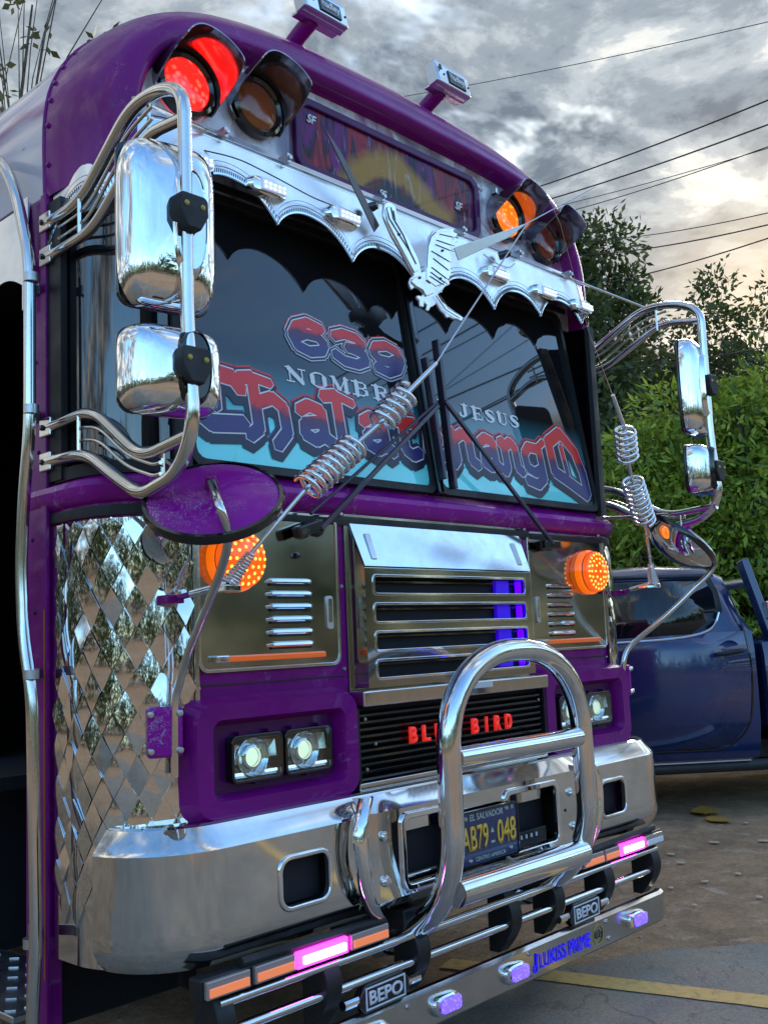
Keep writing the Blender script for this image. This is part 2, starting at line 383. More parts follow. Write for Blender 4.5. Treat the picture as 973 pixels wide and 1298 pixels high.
# worn asphalt strip in front of the bus, ragged edge
edge = []
for k in range(361):
    x = -14 + k / 12
    y = (.55 - .42 * max(0, x)) + noise.noise(Vector((x * .9, 3.1, 0))) * .26 + noise.noise(Vector((x * 3.1, 1.3, 0))) * .12 + noise.noise(Vector((x * 9.0, 5.3, 0))) * .05
    edge.append((x, min(y, .75)))
a = MB(); a.grid(lambda i, j: (edge[i][0], edge[i][1] - j * 1.6 + .12 * noise.noise(Vector((i * .07, j * 3.0, 2))), .004), 361, 4)
asph = tag(a.build('asphalt_lane', asphalt_mat(), smooth=None), 'grey worn asphalt lane under the front of the bus', kind='structure')
# painted parking lines on it (yellow, worn)
p1, p2 = Vector((.750, .181, 0)), Vector((.952, -.571, 0)); dl = (p2 - p1).normalized(); nl = Vector((-dl.y, dl.x, 0))
yl = line_mat()
def stripe(a_, b_, w, nm):
    b2 = MB(); N = 50; d_ = (b_ - a_); n_ = Vector((-d_.y, d_.x, 0)).normalized()
    def fn(i, j):
        p = a_ + d_ * (i / (N - 1)) + n_ * (w * (j - .5)); j_ = noise.noise(p * 9 + Vector((j * 5, 0, 0))) * .006
        return (p.x + n_.x * j_, p.y + n_.y * j_, .008)
    b2.grid(fn, N, 2); return tag(b2.build(nm, yl, None, smooth=None), kind='structure')
stripe(p1 - dl * .45, p2 + dl * 5, .122, 'parking_line')

# ================================================================== BUS
bus = empty('bus', None, (0, 0, 0), label='purple customised bus with chrome bumper, visor and lettered windshield', category='bus')

def path(s, flat=1.0, r=.22, y0=0.0, off=0.0):
    """plan outline of the bus nose by arc length: point and outward normal"""
    a_, sg = abs(s), (1 if s >= 0 else -1)
    if a_ <= flat: p, n_ = (a_, y0), (0, -1)
    else:
        q = (a_ - flat) / r
        if q <= math.pi / 2: p, n_ = (flat + r * math.sin(q), y0 + r * (1 - math.cos(q))), (math.sin(q), -math.cos(q))
        else: p, n_ = (flat + r, y0 + r + (a_ - flat - r * math.pi / 2)), (1, 0)
    return Vector((sg * (p[0] + n_[0] * off), p[1] + n_[1] * off, 0)), Vector((sg * n_[0], n_[1], 0))
def srange(a_, b_, n): return [a_ + (b_ - a_) * i / (n - 1) for i in range(n)]

# ---- nose skin below the windshield
sk = MB(); S = srange(-1.58, 1.58, 121); Z = srange(.575, 1.70, 8)
sk.grid(lambda i, j: path(S[i])[0] + Vector((0, 0, Z[j])), len(S), len(Z))
nose = sk.build('nose_panel', M['purple'], bus, solid=.01, solid_off=-1)
# ledge under the glass: rolled sill
ld = MB(); prof = [(0, 1.690), (.018, 1.70), (.030, 1.715), (.034, 1.735), (.026, 1.752), (.004, 1.762), (-.02, 1.785), (-.09, 1.792)]
ld.grid(lambda i, j: path(S[i], off=prof[j][0])[0] + Vector((0, 0, prof[j][1])), len(S), len(prof))
ld.build('windshield_sill', M['purple_scratched'], bus)
sb = MB()
sb.grid(lambda i, j: path(S[i], off=.012 - .002 * abs(j - 1))[0] + Vector((0, 0, 1.655 + .014 * j)), len(S), 3)
sb.build('sill_seam', M['black'], nose)
M['decal_orange'] = simple('decal_orange', (.45, .12, .02), .5)
# ---- door post on the kerb side and matching post on the far side
for sg in (-1, 1):
    b2 = MB(); b2.box((sg * 1.215, .405, 1.44), (.05, .11, 2.32)); post = b2.build('corner_post', M['purple'], bus, bevel=.008)
    b2 = MB(); b2.box((sg * 1.238, .352, 1.44), (.012, .03, 2.32)); b2.build('post_flange', M['purple'], post, bevel=.003)
    if sg < 0:
        b2 = MB(); b2.box((sg * 1.246, .343, .95), (.003, .003, .95)); b2.build('pin_stripe', M['decal_orange'], post)
        for zq in (2.33, 2.12, 1.86, 1.62, 1.42, 1.02, .86, .70, 1.13, .47):
            b2 = MB(); b2.lathe([(.0, .006), (.005, .005), (.007, 0)], (-1.24, .40 + .02 * math.sin(zq * 40), zq), (-1, 0, 0), 8); b2.build('rivet', M['purple_dark'], post)
# ---- windshield
GW0, GW1 = 1.802, 2.64
def gpt(x, z, off=0.0): return Vector((x, (z - 1.81) * .15 + .006 - off, z))
for sg in (-1, 1):
    b2 = MB(); P = rrect(sg * .508, (GW0 + GW1) / 2, .98, GW1 - GW0, .03, 3)
    b2.prism([gpt(x, z) for x, z in P], (0, .006, 0)); gl = b2.build('windshield_pane', M['windshield'], bus)
    ro = MB(); O = rrect(sg * .508, (GW0 + GW1) / 2, 1.004, GW1 - GW0 + .03, .04, 3)
    n_ = len(O); vs_ = [gpt(x, z, .014) for x, z in O] + [gpt(x, z, .014) for x, z in [(sg * .508 + (x - sg * .508) * .984, (GW0 + GW1) / 2 + (z - (GW0 + GW1) / 2) * .978) for x, z in P]]
    ro.add(vs_, [(i, (i + 1) % n_, n_ + (i + 1) % n_, n_ + i) for i in range(n_)]); ro.build('rubber_seal', M['black'], gl, solid=.02, solid_off=-1)
b2 = MB(); b2.prism([gpt(x, z, .030) for x, z in ((-.015, 1.785), (.015, 1.785), (.015, 2.66), (-.015, 2.66))], (0, .05, 0)); b2.build('windshield_divider', M['gloss_black'], bus, bevel=.006)
# corner panes and their pillars
for sg in (-1, 1):
    SS = [sg * q for q in srange(1.055, 1.415, 14)]; ZZ = srange(1.79, 2.56, 3)
    b2 = MB(); b2.grid(lambda i, j: path(SS[i], off=-.012)[0] + Vector((0, 0, ZZ[j])), len(SS), 3); cp = b2.build('corner_pane', M['side_glass'], bus, solid=.006)
    for a_, b_ in ((1.012, 1.06), (1.395, 1.47)):
        SP = [sg * q for q in srange(a_, b_, 4)]; b2 = MB(); b2.grid(lambda i, j: path(SP[i], off=.006)[0] + Vector((0, 0, 1.77 + .80 * j)), len(SP), 2)
        b2.build('pane_seal', M['black'], cp, solid=.02, bevel=.004)
    SP = [sg * q for q in srange(1.03, 1.44, 12)]
    b2 = MB(); b2.grid(lambda i, j: path(SP[i], off=.004)[0] + Vector((0, 0, (1.765, 1.80)[j])), len(SP), 2); b2.build('pane_seal', M['black'], cp, solid=.012)
# header behind the visor
S2 = srange(-1.02, 1.02, 41)
b2 = MB(); b2.grid(lambda i, j: path(S2[i], y0=.085, r=.24, off=-.015)[0] + Vector((0, 0, 2.655 + .02 * j)), len(S2), 2); b2.build('windshield_header', M['black'], bus, solid=.01)
# ---- roof cap
def smoothline(P, n):
    P = [Vector(p) for p in P]; o = []; k = len(P) - 1
    for i in range(n):
        t = i / (n - 1) * k; a_ = min(int(t), k - 1); f = t - a_
        p0, p1_, p2_, p3 = P[max(a_ - 1, 0)], P[a_], P[a_ + 1], P[min(a_ + 2, k)]
        o.append(.5 * ((2 * p1_) + (p2_ - p0) * f + (2 * p0 - 5 * p1_ + 4 * p2_ - p3) * f * f + (3 * p1_ - p0 - 3 * p2_ + p3) * f ** 3))
    return o
NA = 33
fo = smoothline([(1.135, 2.60), (1.135, 2.80), (1.105, 2.93), (1.04, 3.035), (.93, 3.115), (.78, 3.155), (.5, 3.18), (0, 3.19)], NA)
mo = smoothline([(1.225, 2.60), (1.225, 2.84), (1.19, 2.985), (1.10, 3.12), (.96, 3.225), (.75, 3.305), (.45, 3.36), (0, 3.385)], NA)
fo = fo + [Vector((-p.x, p.y)) for p in fo[-2::-1]]; mo = mo + [Vector((-p.x, p.y)) for p in mo[-2::-1]]; NL = len(fo)
YC0, YC1 = .062, .37
def shrink(p, k): return Vector((p.x * (1 - k / 1.13), 2.60 + (p.y - 2.60) * (1 - k / .59)))
rows = [[(shrink(p, .045), .135) for p in fo], [(shrink(p, .030), .075) for p in fo], [(shrink(p, .018), YC0 + .001) for p in fo], [(shrink(p, .006), YC0) for p in fo]]
for k in range(13):
    th = k / 12 * math.pi / 2; y = YC0 + .004 + (YC1 - YC0) * (1 - math.cos(th)); t = math.sin(th)
    rows.append([(fo[i].lerp(mo[i], t), y) for i in range(NL)])
cpb = MB(); cpb.grid(lambda i, j: (rows[i][j][0].x, rows[i][j][1], rows[i][j][0].y), len(rows), NL); capo = cpb.build('roof_cap', M['purple'], bus, smooth=50)
def art_mat(dark):
    """airbrushed smoke and flame streaks (flat print)"""
    m_, t, b = new_mat('airbrush_' + ('pane' if dark else 'smoke'))
    v = tmap(t, (1, 1, 1), (0, R_(14), 0)); n = tnoise(t, 2.2, 6, .6, vec=v, dist=.8)
    st = tnoise(t, 1, 4, .55, vec=tmap(t, (11, 1, 1.6), (0, R_(-12), 0)), dist=.8)
    if dark:
        c = tramp(t, st, [(.36, (.012, .005, .012)), (.43, (.18, .012, .15)), (.48, (.014, .008, .014)), (.54, (.36, .015, .03)), (.59, (.02, .01, .014)), (.66, (.13, .018, .07)), (.74, (.24, .20, .23))])
        g_ = t.nodes.new('ShaderNodeTexGradient'); g_.gradient_type = 'SPHERICAL'; mp = t.nodes.new('ShaderNodeMapping'); c_ = t.nodes.new('ShaderNodeTexCoord'); lk(t, c_.outputs['Object'], mp.inputs[0])
        mp.inputs['Location'].default_value = (-.04 * 2.6, 0, -2.80 * 3.6); mp.inputs['Scale'].default_value = (2.6, .001, 3.6); lk(t, mp.outputs[0], g_.inputs[0])
        ad = t.nodes.new('ShaderNodeMath'); ad.operation = 'ADD'; lk(t, g_.outputs[1], ad.inputs[0])
        mm = t.nodes.new('ShaderNodeMath'); mm.operation = 'MULTIPLY_ADD'; mm.inputs[1].default_value = .9; mm.inputs[2].default_value = -.45; lk(t, n, mm.inputs[0]); lk(t, mm.outputs[0], ad.inputs[1])
        c = tmix(t, tramp(t, ad.outputs[0], [(.10, (0,) * 3), (.24, (.9,) * 3), (.40, (.9,) * 3), (.5, (0,) * 3)]), c, (.42, .22, .02))
        c = tmix(t, tramp(t, ad.outputs[0], [(.42, (0,) * 3), (.56, (.9,) * 3)]), c, (.03, .035, .03))
        fe = tnoise(t, 1, 6, .7, vec=tmap(t, (16, 1, 3.5), (0, R_(25), 0)), dist=2.0); c = tmix(t, tramp(t, fe, [(.60, (0,) * 3), (.68, (.75,) * 3)]), c, (.45, .43, .46))
        b.inputs['Coat Weight'].default_value = .35; b.inputs['Coat Roughness'].default_value = .03; b.inputs['Coat IOR'].default_value = 1.4; b.inputs['Specular IOR Level'].default_value = .1
    else:
        c = tramp(t, n, [(.30, (.07, .02, .085)), (.42, (.26, .22, .27)), (.52, (.78, .75, .78)), (.60, (.30, .14, .31)), (.72, (.34, .03, .04))])
        c = tmix(t, tramp(t, st, [(.5, (0,) * 3), (.66, (.7,) * 3)]), c, (.16, .014, .03))
        b.inputs['Coat Weight'].default_value = .7
    lk(t, c, b.inputs['Base Color']); b.inputs['Roughness'].default_value = .3
    return m_
b2 = MB(); b2.plate([tuple(shrink(p, .043)) for p in fo], .131, .01); face = b2.build('sign_face', art_mat(False), capo)
po = rrect(0, 2.972, .97, .262, .055); pi_ = rrect(0, 2.972, .91, .205, .04)
b2 = MB(); b2.ring(po, pi_, .112, .03); b2.build('pane_frame', M['purple_dark'], face, bevel=.006)
b2 = MB(); b2.plate(rrect(0, 2.972, .92, .215, .04), .124, .006); b2.build('sign_pane', art_mat(True), face)
for x, z, h_, rz in ((-.405, 3.035, .032, 0), (-.52, 3.115, .036, .3), (.36, 2.955, .034, 0), (-.07, 2.875, .03, 0), (.02, 3.085, .026, 0), (.475, 3.07, .07, .5), (.79, 3.09, .035, 0), (.70, 2.79, .034, .3), (-.69, 2.80, .036, .7)):
    ex = Vector((math.cos(rz), 0, -math.sin(rz))); ez = Vector((math.sin(rz), 0, math.cos(rz)))
    text_mesh('sticker', 'SF', M['white'], face, h_, (x, .1205 if abs(x) < .46 and z < 3.07 else .1285, z), ex, ez, h_ * 1.35, .0015, .03, .25)
# rivet row at the cap seam and the seam bead
b2 = MB(); b2.tube([(p.x, YC1 + .006, p.y) for p in [q * 1.0 for q in mo]], .006, 6); b2.build('seam_bead', M['purple'], capo)
for i in range(2, 30, 2):
    p = mo[-1 - i]; q = rows[-3][-1 - i]
    b2 = MB(); nrm = Vector((-1, 0, .35 if i < 14 else 1)).normalized(); pp = Vector((q[0].x, q[1], q[0].y)).lerp(Vector((p.x, YC1, p.y)), .75)
    b2.lathe([(0, .008), (.006, .007), (.009, 0)], pp, nrm, 8); b2.build('rivet', M['purple'], capo)
# ---- roof and side walls
def swirl_mat():
    m_, t, b = new_mat('white_and_purple_swirl')
    w = t.nodes.new('ShaderNodeTexWave'); w.inputs['Scale'].default_value = 1.3; w.inputs['Distortion'].default_value = 5; w.inputs['Detail'].default_value = 2; lk(t, tmap(t, (1, 1, 1), (R_(35), R_(20), R_(15))), w.inputs[0])
    lk(t, tramp(t, w.outputs[0], [(.20, (.48, .45, .52)), (.45, (.40, .34, .44)), (.62, (.17, .02, .18)), (.74, (.20, .03, .21)), (.88, (.42, .34, .46))]), b.inputs['Base Color']); b.inputs['Coat Weight'].default_value = .7; b.inputs['Roughness'].default_value = .3
    return m_
b2 = MB(); YR = srange(YC1, 8.5, 9); b2.grid(lambda i, j: (mo[j].x, YR[i], mo[j].y), len(YR), NL); roof = b2.build('roof', swirl_mat(), bus, smooth=50)
for k in range(6):
    yq = .50 + .16 * k
    b2 = MB(); b2.lathe([(0, .007), (.006, .006), (.009, 0)], (-1.222, yq, 2.80), (-1, 0, .15), 8); b2.build('rivet', M['grey_white'], roof)
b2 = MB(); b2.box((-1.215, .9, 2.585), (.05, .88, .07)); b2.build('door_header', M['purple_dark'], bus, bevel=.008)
b2 = MB(); b2.box((-1.20, 4.9, 1.52), (.06, 7.1, 2.12)); sw = b2.build('side_wall', M['purple'], bus, bevel=.006)
b2 = MB(); b2.box((1.20, 4.48, 1.52), (.06, 8.0, 2.12)); b2.build('side_wall', M['purple'], bus, bevel=.006)
for sg in (-1, 1):
    for k in range(7):
        b2 = MB(); b2.box((sg * 1.232, 1.95 + k * .9, 2.05), (.006, .72, .62)); b2.build('window_pane', M['side_glass'], sw, bevel=.004)
b2 = MB(); b2.box((0, 8.48, 1.9), (2.4, .05, 2.85)); b2.build('rear_wall', M['purple'], bus)
b2 = MB()
b2.box((0, 4.6, .93), (2.34, 7.7, .04)); b2.box((.2, 1.9, 1.75), (1.95, .03, 1.65)); b2.box((-.70, .9, .62), (.03, .86, .66)); b2.box((0, 3, 2.60), (2.36, 5.2, .02)); b2.box((0, .16, 1.3), (2.1, .02, .9)); b2.box((-.95, 1.36, .62), (.5, .03, .66)); b2.box((-.96, .50, .62), (.44, .03, .64)); b2.box((-1.05, 1.34, 1.7), (.28, .03, 1.7))
b2.build('interior_lining', M['interior'], bus)
b2 = MB(); b2.box((0, 4.5, .62), (.9, 8.0, .2)); b2.box((0, .55, .58), (2.1, .06, .12)); b2.box((-.55, .35, .52), (.12, .5, .1)); b2.box((.55, .35, .52), (.12, .5, .1)); b2.build('chassis', M['iron'], bus)
for x in (-.98, .98):
    for y in (2.7, 7.2):
        w_ = empty('wheel', bus)
        b2 = MB(); b2.lathe([(.28, -.13), (.46, -.14), (.50, -.10), (.50, .10), (.46, .14), (.28, .13)], (x, y, .5), (1, 0, 0), 36); b2.build('tyre', M['black'], w_)
        b2 = MB(); b2.lathe([(0, .05), (.12, .06), (.2, .1), (.28, .12), (.29, .0), (0, -.05)], (x, y, .5), (1 if x > 0 else -1, 0, 0), 28); b2.build('rim', M['chrome'], w_)
# step well with checker plate
b2 = MB(); b2.box((-1.04, .99, .30), (.30, .72, .02)); stp = b2.build('entry_step', M['alu'], bus, bevel=.004)
for i in range(6):
    for j in range(7):
        b2 = MB() if (i + j) == 0 else b2
        x, y = -1.17 + i * .05, .68 + j * .095; an = R_(45 if (i + j) % 2 else -45)
        b2.box((x, y, .312), (.034, .009, .006), Matrix.Rotation(an, 3, 'Z'))
o = b2.build('tread_lug', M['alu'], stp, bevel=.002); o['kind'] = 'stuff'
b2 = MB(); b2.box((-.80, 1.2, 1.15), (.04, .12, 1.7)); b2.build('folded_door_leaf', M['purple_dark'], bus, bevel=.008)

# ---- stainless scalloped visor
TIPS = [(-.06, 2.50), (.06, 2.50), (.371, 2.508), (.681, 2.548), (.985, 2.575), (1.235, 2.515), (1.47, 2.40)]
def vis_bottom(s):
    a_ = abs(s)
    if a_ < .06: return 2.515 + .03 * math.cos(a_ / .06 * math.pi / 2)
    for (a0, z0), (a1, z1) in zip(TIPS[1:], TIPS[2:]):
        if a_ <= a1:
            t = (a_ - a0) / (a1 - a0); return z0 + (z1 - z0) * t + .088 * (1 - abs(2 * t - 1) ** 2.2) ** .85
    return TIPS[-1][1]
SV = srange(-1.47, 1.47, 381); NVV = 6
def vpt(s, t, off=0.0):
    zb = vis_bottom(s); z = zb + (2.762 - zb) * t; o_ = -.028 * ((z - 2.5) / .235)
    p, n_ = path(s, .98, .25, -.01, o_ + off); return p + Vector((0, 0, z))
vb = MB(); vb.grid(lambda i, j: vpt(SV[i], j / (NVV - 1)), len(SV), NVV); visor = vb.build('sun_visor', M['visor'], bus, smooth=60)
b2 = MB(); b2.grid(lambda i, j: vpt(SV[i], j / (NVV - 1), -.006), len(SV), NVV); b2.build('visor_liner', M['interior'], visor, smooth=60)
b2 = MB(); b2.grid(lambda i, j: (lambda p, n_: p + Vector((0, 0, 2.762 + .012 * j)))(*path(SV[i * 5], .98, .25, -.01, -.030 - .085 * j)), 77, 2); b2.build('visor_top', M['visor'], visor, solid=.004)
b2 = MB(); b2.grid(lambda i, j: vpt(SV[i], 0, .004) + Vector((0, 0, .015 * j)), len(SV), 2); b2.build('edge_strip', M['chrome'], visor, solid=.003)
b2 = MB(); b2.grid(lambda i, j: vpt(SV[i], 0, .0035) + Vector((0, 0, .024 + .003 * j)), len(SV), 2); b2.build('engraved_line', M['gloss_black'], visor)
b2 = MB()
for i in range(0, 381, 1):
    p = vpt(SV[i], 0, .0062) + Vector((0, 0, .0165)); n_ = path(SV[i], .98, .25, -.01)[1]; b2.bar(p, p - Vector((0, 0, .010)), .0022, .0022, n_)
b2.build('edge_ribs', M['gloss_black'], visor, smooth=None)['kind'] = 'stuff'
b2 = MB(); b2.grid(lambda i, j: vpt(SV[i], 0, .0035) + Vector((0, 0, .040 + .002 * j)), len(SV), 2); b2.build('engraved_line', M['gloss_black'], visor)
# clamping rail along the top, with brackets
b2 = MB(); b2.grid(lambda i, j: (lambda p, n_: p + Vector((0, 0, 2.784 + .022 * j)))(*path(SV[i * 5], .98, .25, -.01, -.052 - .012 * j)), 77, 2); b2.build('visor_rail', M['visor'], visor, solid=.012, bevel=.003)
b2 = MB(); b2.grid(lambda i, j: (lambda p, n_: p + Vector((0, 0, 2.769 + .004 * j)))(*path(SV[i * 5], .98, .25, -.01, -.03)), 77, 2); b2.build('rail_shadow_gap', M['gloss_black'], visor)
for s in (-.86, -.62, -.2, .23, .58, .93):
    p, n_ = path(s, .98, .25, -.01, -.035); b2 = MB(); b2.box(p + Vector((0, 0, 2.784)), (.012, .05, .03)); b2.lathe([(0, .012), (.007, .010), (.007, 0)], p + Vector((0, -.024, 2.784)), n_, 8); b2.build('rail_bracket', M['bolt'], visor)
def marker(s, z, sc=1.0):
    p, n_ = path(s, .98, .25, -.01, -.018); o_ = p + Vector((0, 0, z)); tx = Vector((-n_.y, n_.x, 0)); up = Vector((0, 0, 1))
    prof_ = []
    b2 = MB(); K = 22
    def fn(i, j):
        a_ = 2 * math.pi * i / K; w_, h_ = .062 * sc, .026 * sc
        e_ = [(1.0, .0), (1.0, .012), (.86, .026), (.6, .030), (.0, .031)][j]
        ca, sa = math.cos(a_), math.sin(a_); ca = math.copysign(abs(ca) ** .7, ca); sa = math.copysign(abs(sa) ** .7, sa)
        return o_ + tx * (ca * w_ * e_[0]) + up * (sa * h_ * e_[0]) + n_ * e_[1]
    b2.grid(fn, K, 5, cu=True); mk = b2.build('marker_lamp', M['chrome'], visor)
    b2 = MB()
    b2.prism([o_ + n_ * .036 + tx * a_ * sc + up * b_ * sc for a_, b_ in ((-.030, -.014), (.046, -.012), (.046, .010), (-.030, .016))], n_ * -.012)
    b2.build('lens', M['marker_lens'], mk, bevel=.003)
    b2 = MB()
    for a_ in range(5):
        for b_ in range(2): b2.box(o_ + n_ * .0365 + tx * (-.020 + .0145 * a_) * sc + up * (-.006 + .011 * b_) * sc, (.008, .008, .006))
    b2.build('led_row', M['headlamp_drl'], mk)['kind'] = 'stuff'
M['marker_lens'] = simple('marker_lens', (.72, .72, .80), .15, coat=.8, emit=(.6, .55, 1), es=.2, bump=.5, bs=140)
for s in (-.986, -.716, -.40, .40, .716, .986): marker(s, 2.652, 1.22)
# eagle cut from sheet, engraved feathers
EG = [(85, 90), (105, 75), (128, 82), (150, 100), (160, 130), (155, 170), (170, 200), (190, 235), (230, 300), (265, 370), (290, 420), (305, 470), (312, 510), (335, 500), (345, 440), (350, 350), (360, 290), (385, 255), (430, 240), (490, 235), (515, 242), (510, 260), (540, 275), (525, 290), (540, 320), (520, 330), (525, 362), (500, 375), (495, 400), (500, 440), (490, 470), (495, 520), (480, 560), (490, 585), (460, 600), (435, 630), (415, 650), (440, 690), (495, 735), (545, 768), (572, 792), (560, 816), (530, 800), (510, 802), (488, 788), (468, 794), (452, 768), (430, 750), (405, 705), (385, 722), (368, 728), (358, 752), (340, 745), (346, 715), (330, 700), (327, 728), (305, 725), (300, 690), (280, 665), (290, 650), (312, 656), (325, 640), (290, 610), (270, 605), (252, 622), (240, 600), (235, 570), (245, 545), (265, 530), (230, 470), (190, 390), (130, 290), (95, 210), (80, 170), (76, 130)]
def eg(p, y=-.045): return at(470 + p[0] / 4.865, 240 + p[1] / 4.865, y=y)
b2 = MB(); b2.prism([eg(p) for p in EG], (0, .010, 0)); eagle = b2.build('eagle_ornament', M['visor'], visor, bevel=.004, seg=3)
for lay in ([(345, 480), (352, 360), (372, 290), (405, 262), (470, 256), (500, 270), (505, 300), (495, 350), (488, 400), (478, 460), (478, 520), (455, 580), (400, 600), (350, 560)], [(250, 570), (262, 548), (300, 530), (350, 560), (400, 600), (390, 640), (345, 660), (320, 620), (280, 598)], [(92, 120), (118, 100), (145, 130), (148, 180), (200, 270), (250, 370), (285, 450), (296, 500), (270, 515), (215, 410), (150, 290), (105, 200)]):
    b2 = MB(); b2.prism([eg(p, -.051) for p in lay], (0, .007, 0)); b2.build('raised_relief', M['visor'], eagle, bevel=.004, seg=3)
for ln in ([(95, 110), (115, 180), (170, 270), (240, 380), (280, 460)], [(125, 110), (140, 180), (200, 280), (250, 400)], [(140, 130), (150, 190)], [(345, 480), (352, 350), (370, 290), (400, 260)], [(425, 275), (530, 300)], [(405, 312), (515, 350)], [(400, 340), (512, 385)], [(375, 380), (492, 450)], [(385, 425), (480, 500)], [(375, 480), (480, 560)], [(370, 510), (470, 585)], [(365, 535), (450, 590)], [(400, 655), (460, 740), (545, 795)], [(420, 650), (480, 735), (555, 780)], [(290, 610), (320, 620), (325, 640)], [(340, 560), (365, 580)]):
    b2 = MB(); b2.tube([eg(p, -.0525) for p in ln], .0015, 5); b2.build('engraved_feather', M['gloss_black'], eagle)
for p in ((300, 545), (172, 278), (440, 378), (427, 550)):
    b2 = MB(); b2.lathe([(0, .006), (.004, .005), (.005, 0)], eg(p, -.051), (0, -1, 0), 8); b2.build('rivet', M['gloss_black'], eagle)
# blade ornaments beside the eagle
for A_, B_ in (((425, 640), (180, 175)),):
    pass
M['dark_steel'] = simple('dark_steel', (.10, .09, .09), .22, .8)
def blade(pa, pb, w0):
    b2 = MB(); d_ = (pb - pa).normalized(); sd_ = d_.cross(Vector((0, -1, 0))).normalized()
    b2.prism([pa - sd_ * w0 * .6, pa + sd_ * w0 * .6, pa.lerp(pb, .72) + sd_ * w0 * .55, pb, pa.lerp(pb, .8) - sd_ * w0 * .1], (0, .004, 0)); return b2
blade(at(478, 290, y=-.02), at(409, 158, y=-.075), .034).build('blade_ornament', M['dark_steel'], visor, bevel=.002)
blade(at(578, 322, y=-.03), at(669, 282, y=-.16), .040).build('blade_ornament', M['visor'], visor, bevel=.002)
for q in ((470, 262), (640, 322)):
    pq = at(*q, y=-.03); b2 = MB(); b2.lathe([(0, .05), (.012, .046), (.016, .03), (.016, 0)], pq + Vector((0, .03, 0)), (.5, -1, .2), 12); b2.build('cable_gland', M['gloss_black'], visor)
# wiring along the visor top
b2 = MB(); b2.tube(fillet([at(255, 190, y=.02), at(300, 200, y=-.03), at(350, 225, y=-.03), at(395, 250, y=-.03), at(425, 262, y=.0)], .05), .0022, 5); b2.build('lamp_wire', M['gloss_black'], visor)
b2 = MB(); b2.tube(fillet([at(612, 322, y=.0), at(630, 335, y=-.03), at(645, 340, y=-.03), at(652, 334, y=.0)], .03), .003, 5); b2.build('lamp_wire', M['white'], visor)
# door visor on the kerb side
b2 = MB(); YD = srange(.43, 1.3, 60)
b2.grid(lambda i, j: (-1.262 + .018 * j, YD[i], (2.33 + .06 * abs(math.sin((YD[i] - .40) / .30 * math.pi)) + .02 * 0 if j == 0 else 2.60)), 60, 2); dv = b2.build('door_visor', M['visor'], bus, solid=.004)
b2 = MB(); b2.box((-1.262, .418, 2.44), (.006, .03, .33)); b2.build('visor_end_plate', M['visor'], dv, bevel=.002)

# ---- hooded warning lamps on the roof cap
def hood_lamp(x, z, lens, lit):
    y0 = .13; r = .082; o_ = Vector((x, y0, z)); ax = Vector((0, -1, .02))
    b2 = MB(); b2.lathe([(r + .018, 0), (r + .018, .028), (r + .006, .036), (r - .004, .028), (r - .004, .02)], o_, ax, 28); L_ = b2.build('warning_lamp', M['gloss_black'], capo)
    b2 = MB(); b2.lathe([(r, .012), (r * .97, .024), (r * .8, .034), (r * .5, .040), (0, .042)], o_, ax, 28); b2.build('lens', M[lens], L_)
    b2 = MB(); NA_, NH = 49, 7
    def fn(i, j):
        a_ = R_(-40 + 260 * i / (NA_ - 1)); t = j / (NH - 1); up_ = max(0, math.sin(a_))
        ln = .03 + .135 * min(1, max(0, (math.sin(a_) + .30) / .75)) ** .9 + .006 * math.sin(a_ * 3 + .6); rr = r + .022 + .010 * t * t
        return (x + rr * math.cos(a_), y0 - ln * t, z + rr * math.sin(a_))
    b2.grid(fn, NA_, NH); b2.build('hood', M['hood'], L_, solid=.004, smooth=60)
    b2 = MB(); b2.box((x - .06, y0 - .01, z + .10), (.012, .03, .02)); b2.build('hood_screw', M['bolt'], L_)
M['hood'] = simple('hood_steel', (.36, .31, .33), .09, .95, var=.2, vs_=12)
hood_lamp(-.917, 2.955, 'red_lit', 1); hood_lamp(-.650, 2.985, 'amber_off', 0); hood_lamp(.650, 2.985, 'amber_roof_lit', 1); hood_lamp(.917, 2.955, 'red_off', 0)

# ---- box lamps on the roof edge
for sg in (-1, 1):
    fx = sg * .34; b2 = MB(); T = Matrix.Rotation(R_(-12), 3, 'X')
    b2.box((fx, .125, 3.462), (.205, .05, .098), T); hb = b2.build('roof_horn_lamp', M['alu'], bus, bevel=.006)
    b2 = MB(); b2.box((fx, .098, 3.457), (.185, .006, .080), T); b2.build('face_plate', M['chrome'], hb, bevel=.003)
    b2 = MB(); b2.box((fx + .015, .093, 3.457), (.10, .006, .056), T); b2.build('badge', M['gloss_black'], hb, bevel=.002)
    ez = T @ Vector((0, 0, 1)); text_mesh('badge_lettering', 'hadley', M['white'], hb, .040, (fx + .015, .0885, 3.456), (1, 0, 0), ez, .082, .0015, .012)
    for dz in (-.022, .022):
        b2 = MB(); b2.box((fx - .082, .0935, 3.457 + dz), (.010, .006, .022), T); b2.build('vent_slot', M['gloss_black'], hb)
    for dx in (-.060, .088):
        b2 = MB(); b2.lathe([(0, .004), (.004, .003), (.005, 0)], (fx + dx, .095, 3.457), (0, -1, 0), 8); b2.build('screw', M['gloss_black'], hb)
    b2 = MB(); b2.tube(fillet([(fx - .03, .30, 3.335), (fx - .03, .22, 3.385), (fx - .02, .15, 3.425)], .04), [.036] * 0 or .030, 12); b2.build('foot', M['purple'], hb)
    b2 = MB(); b2.box((fx, .14, 3.418), (.19, .06, .012)); b2.build('under_plate', M['alu'], hb, bevel=.004)
# rain gutter scraps along the roof edge
for u_, v_, w_ in ((500, 118, .012), (497, 122, .02), (700, 262, .02)):
    pass
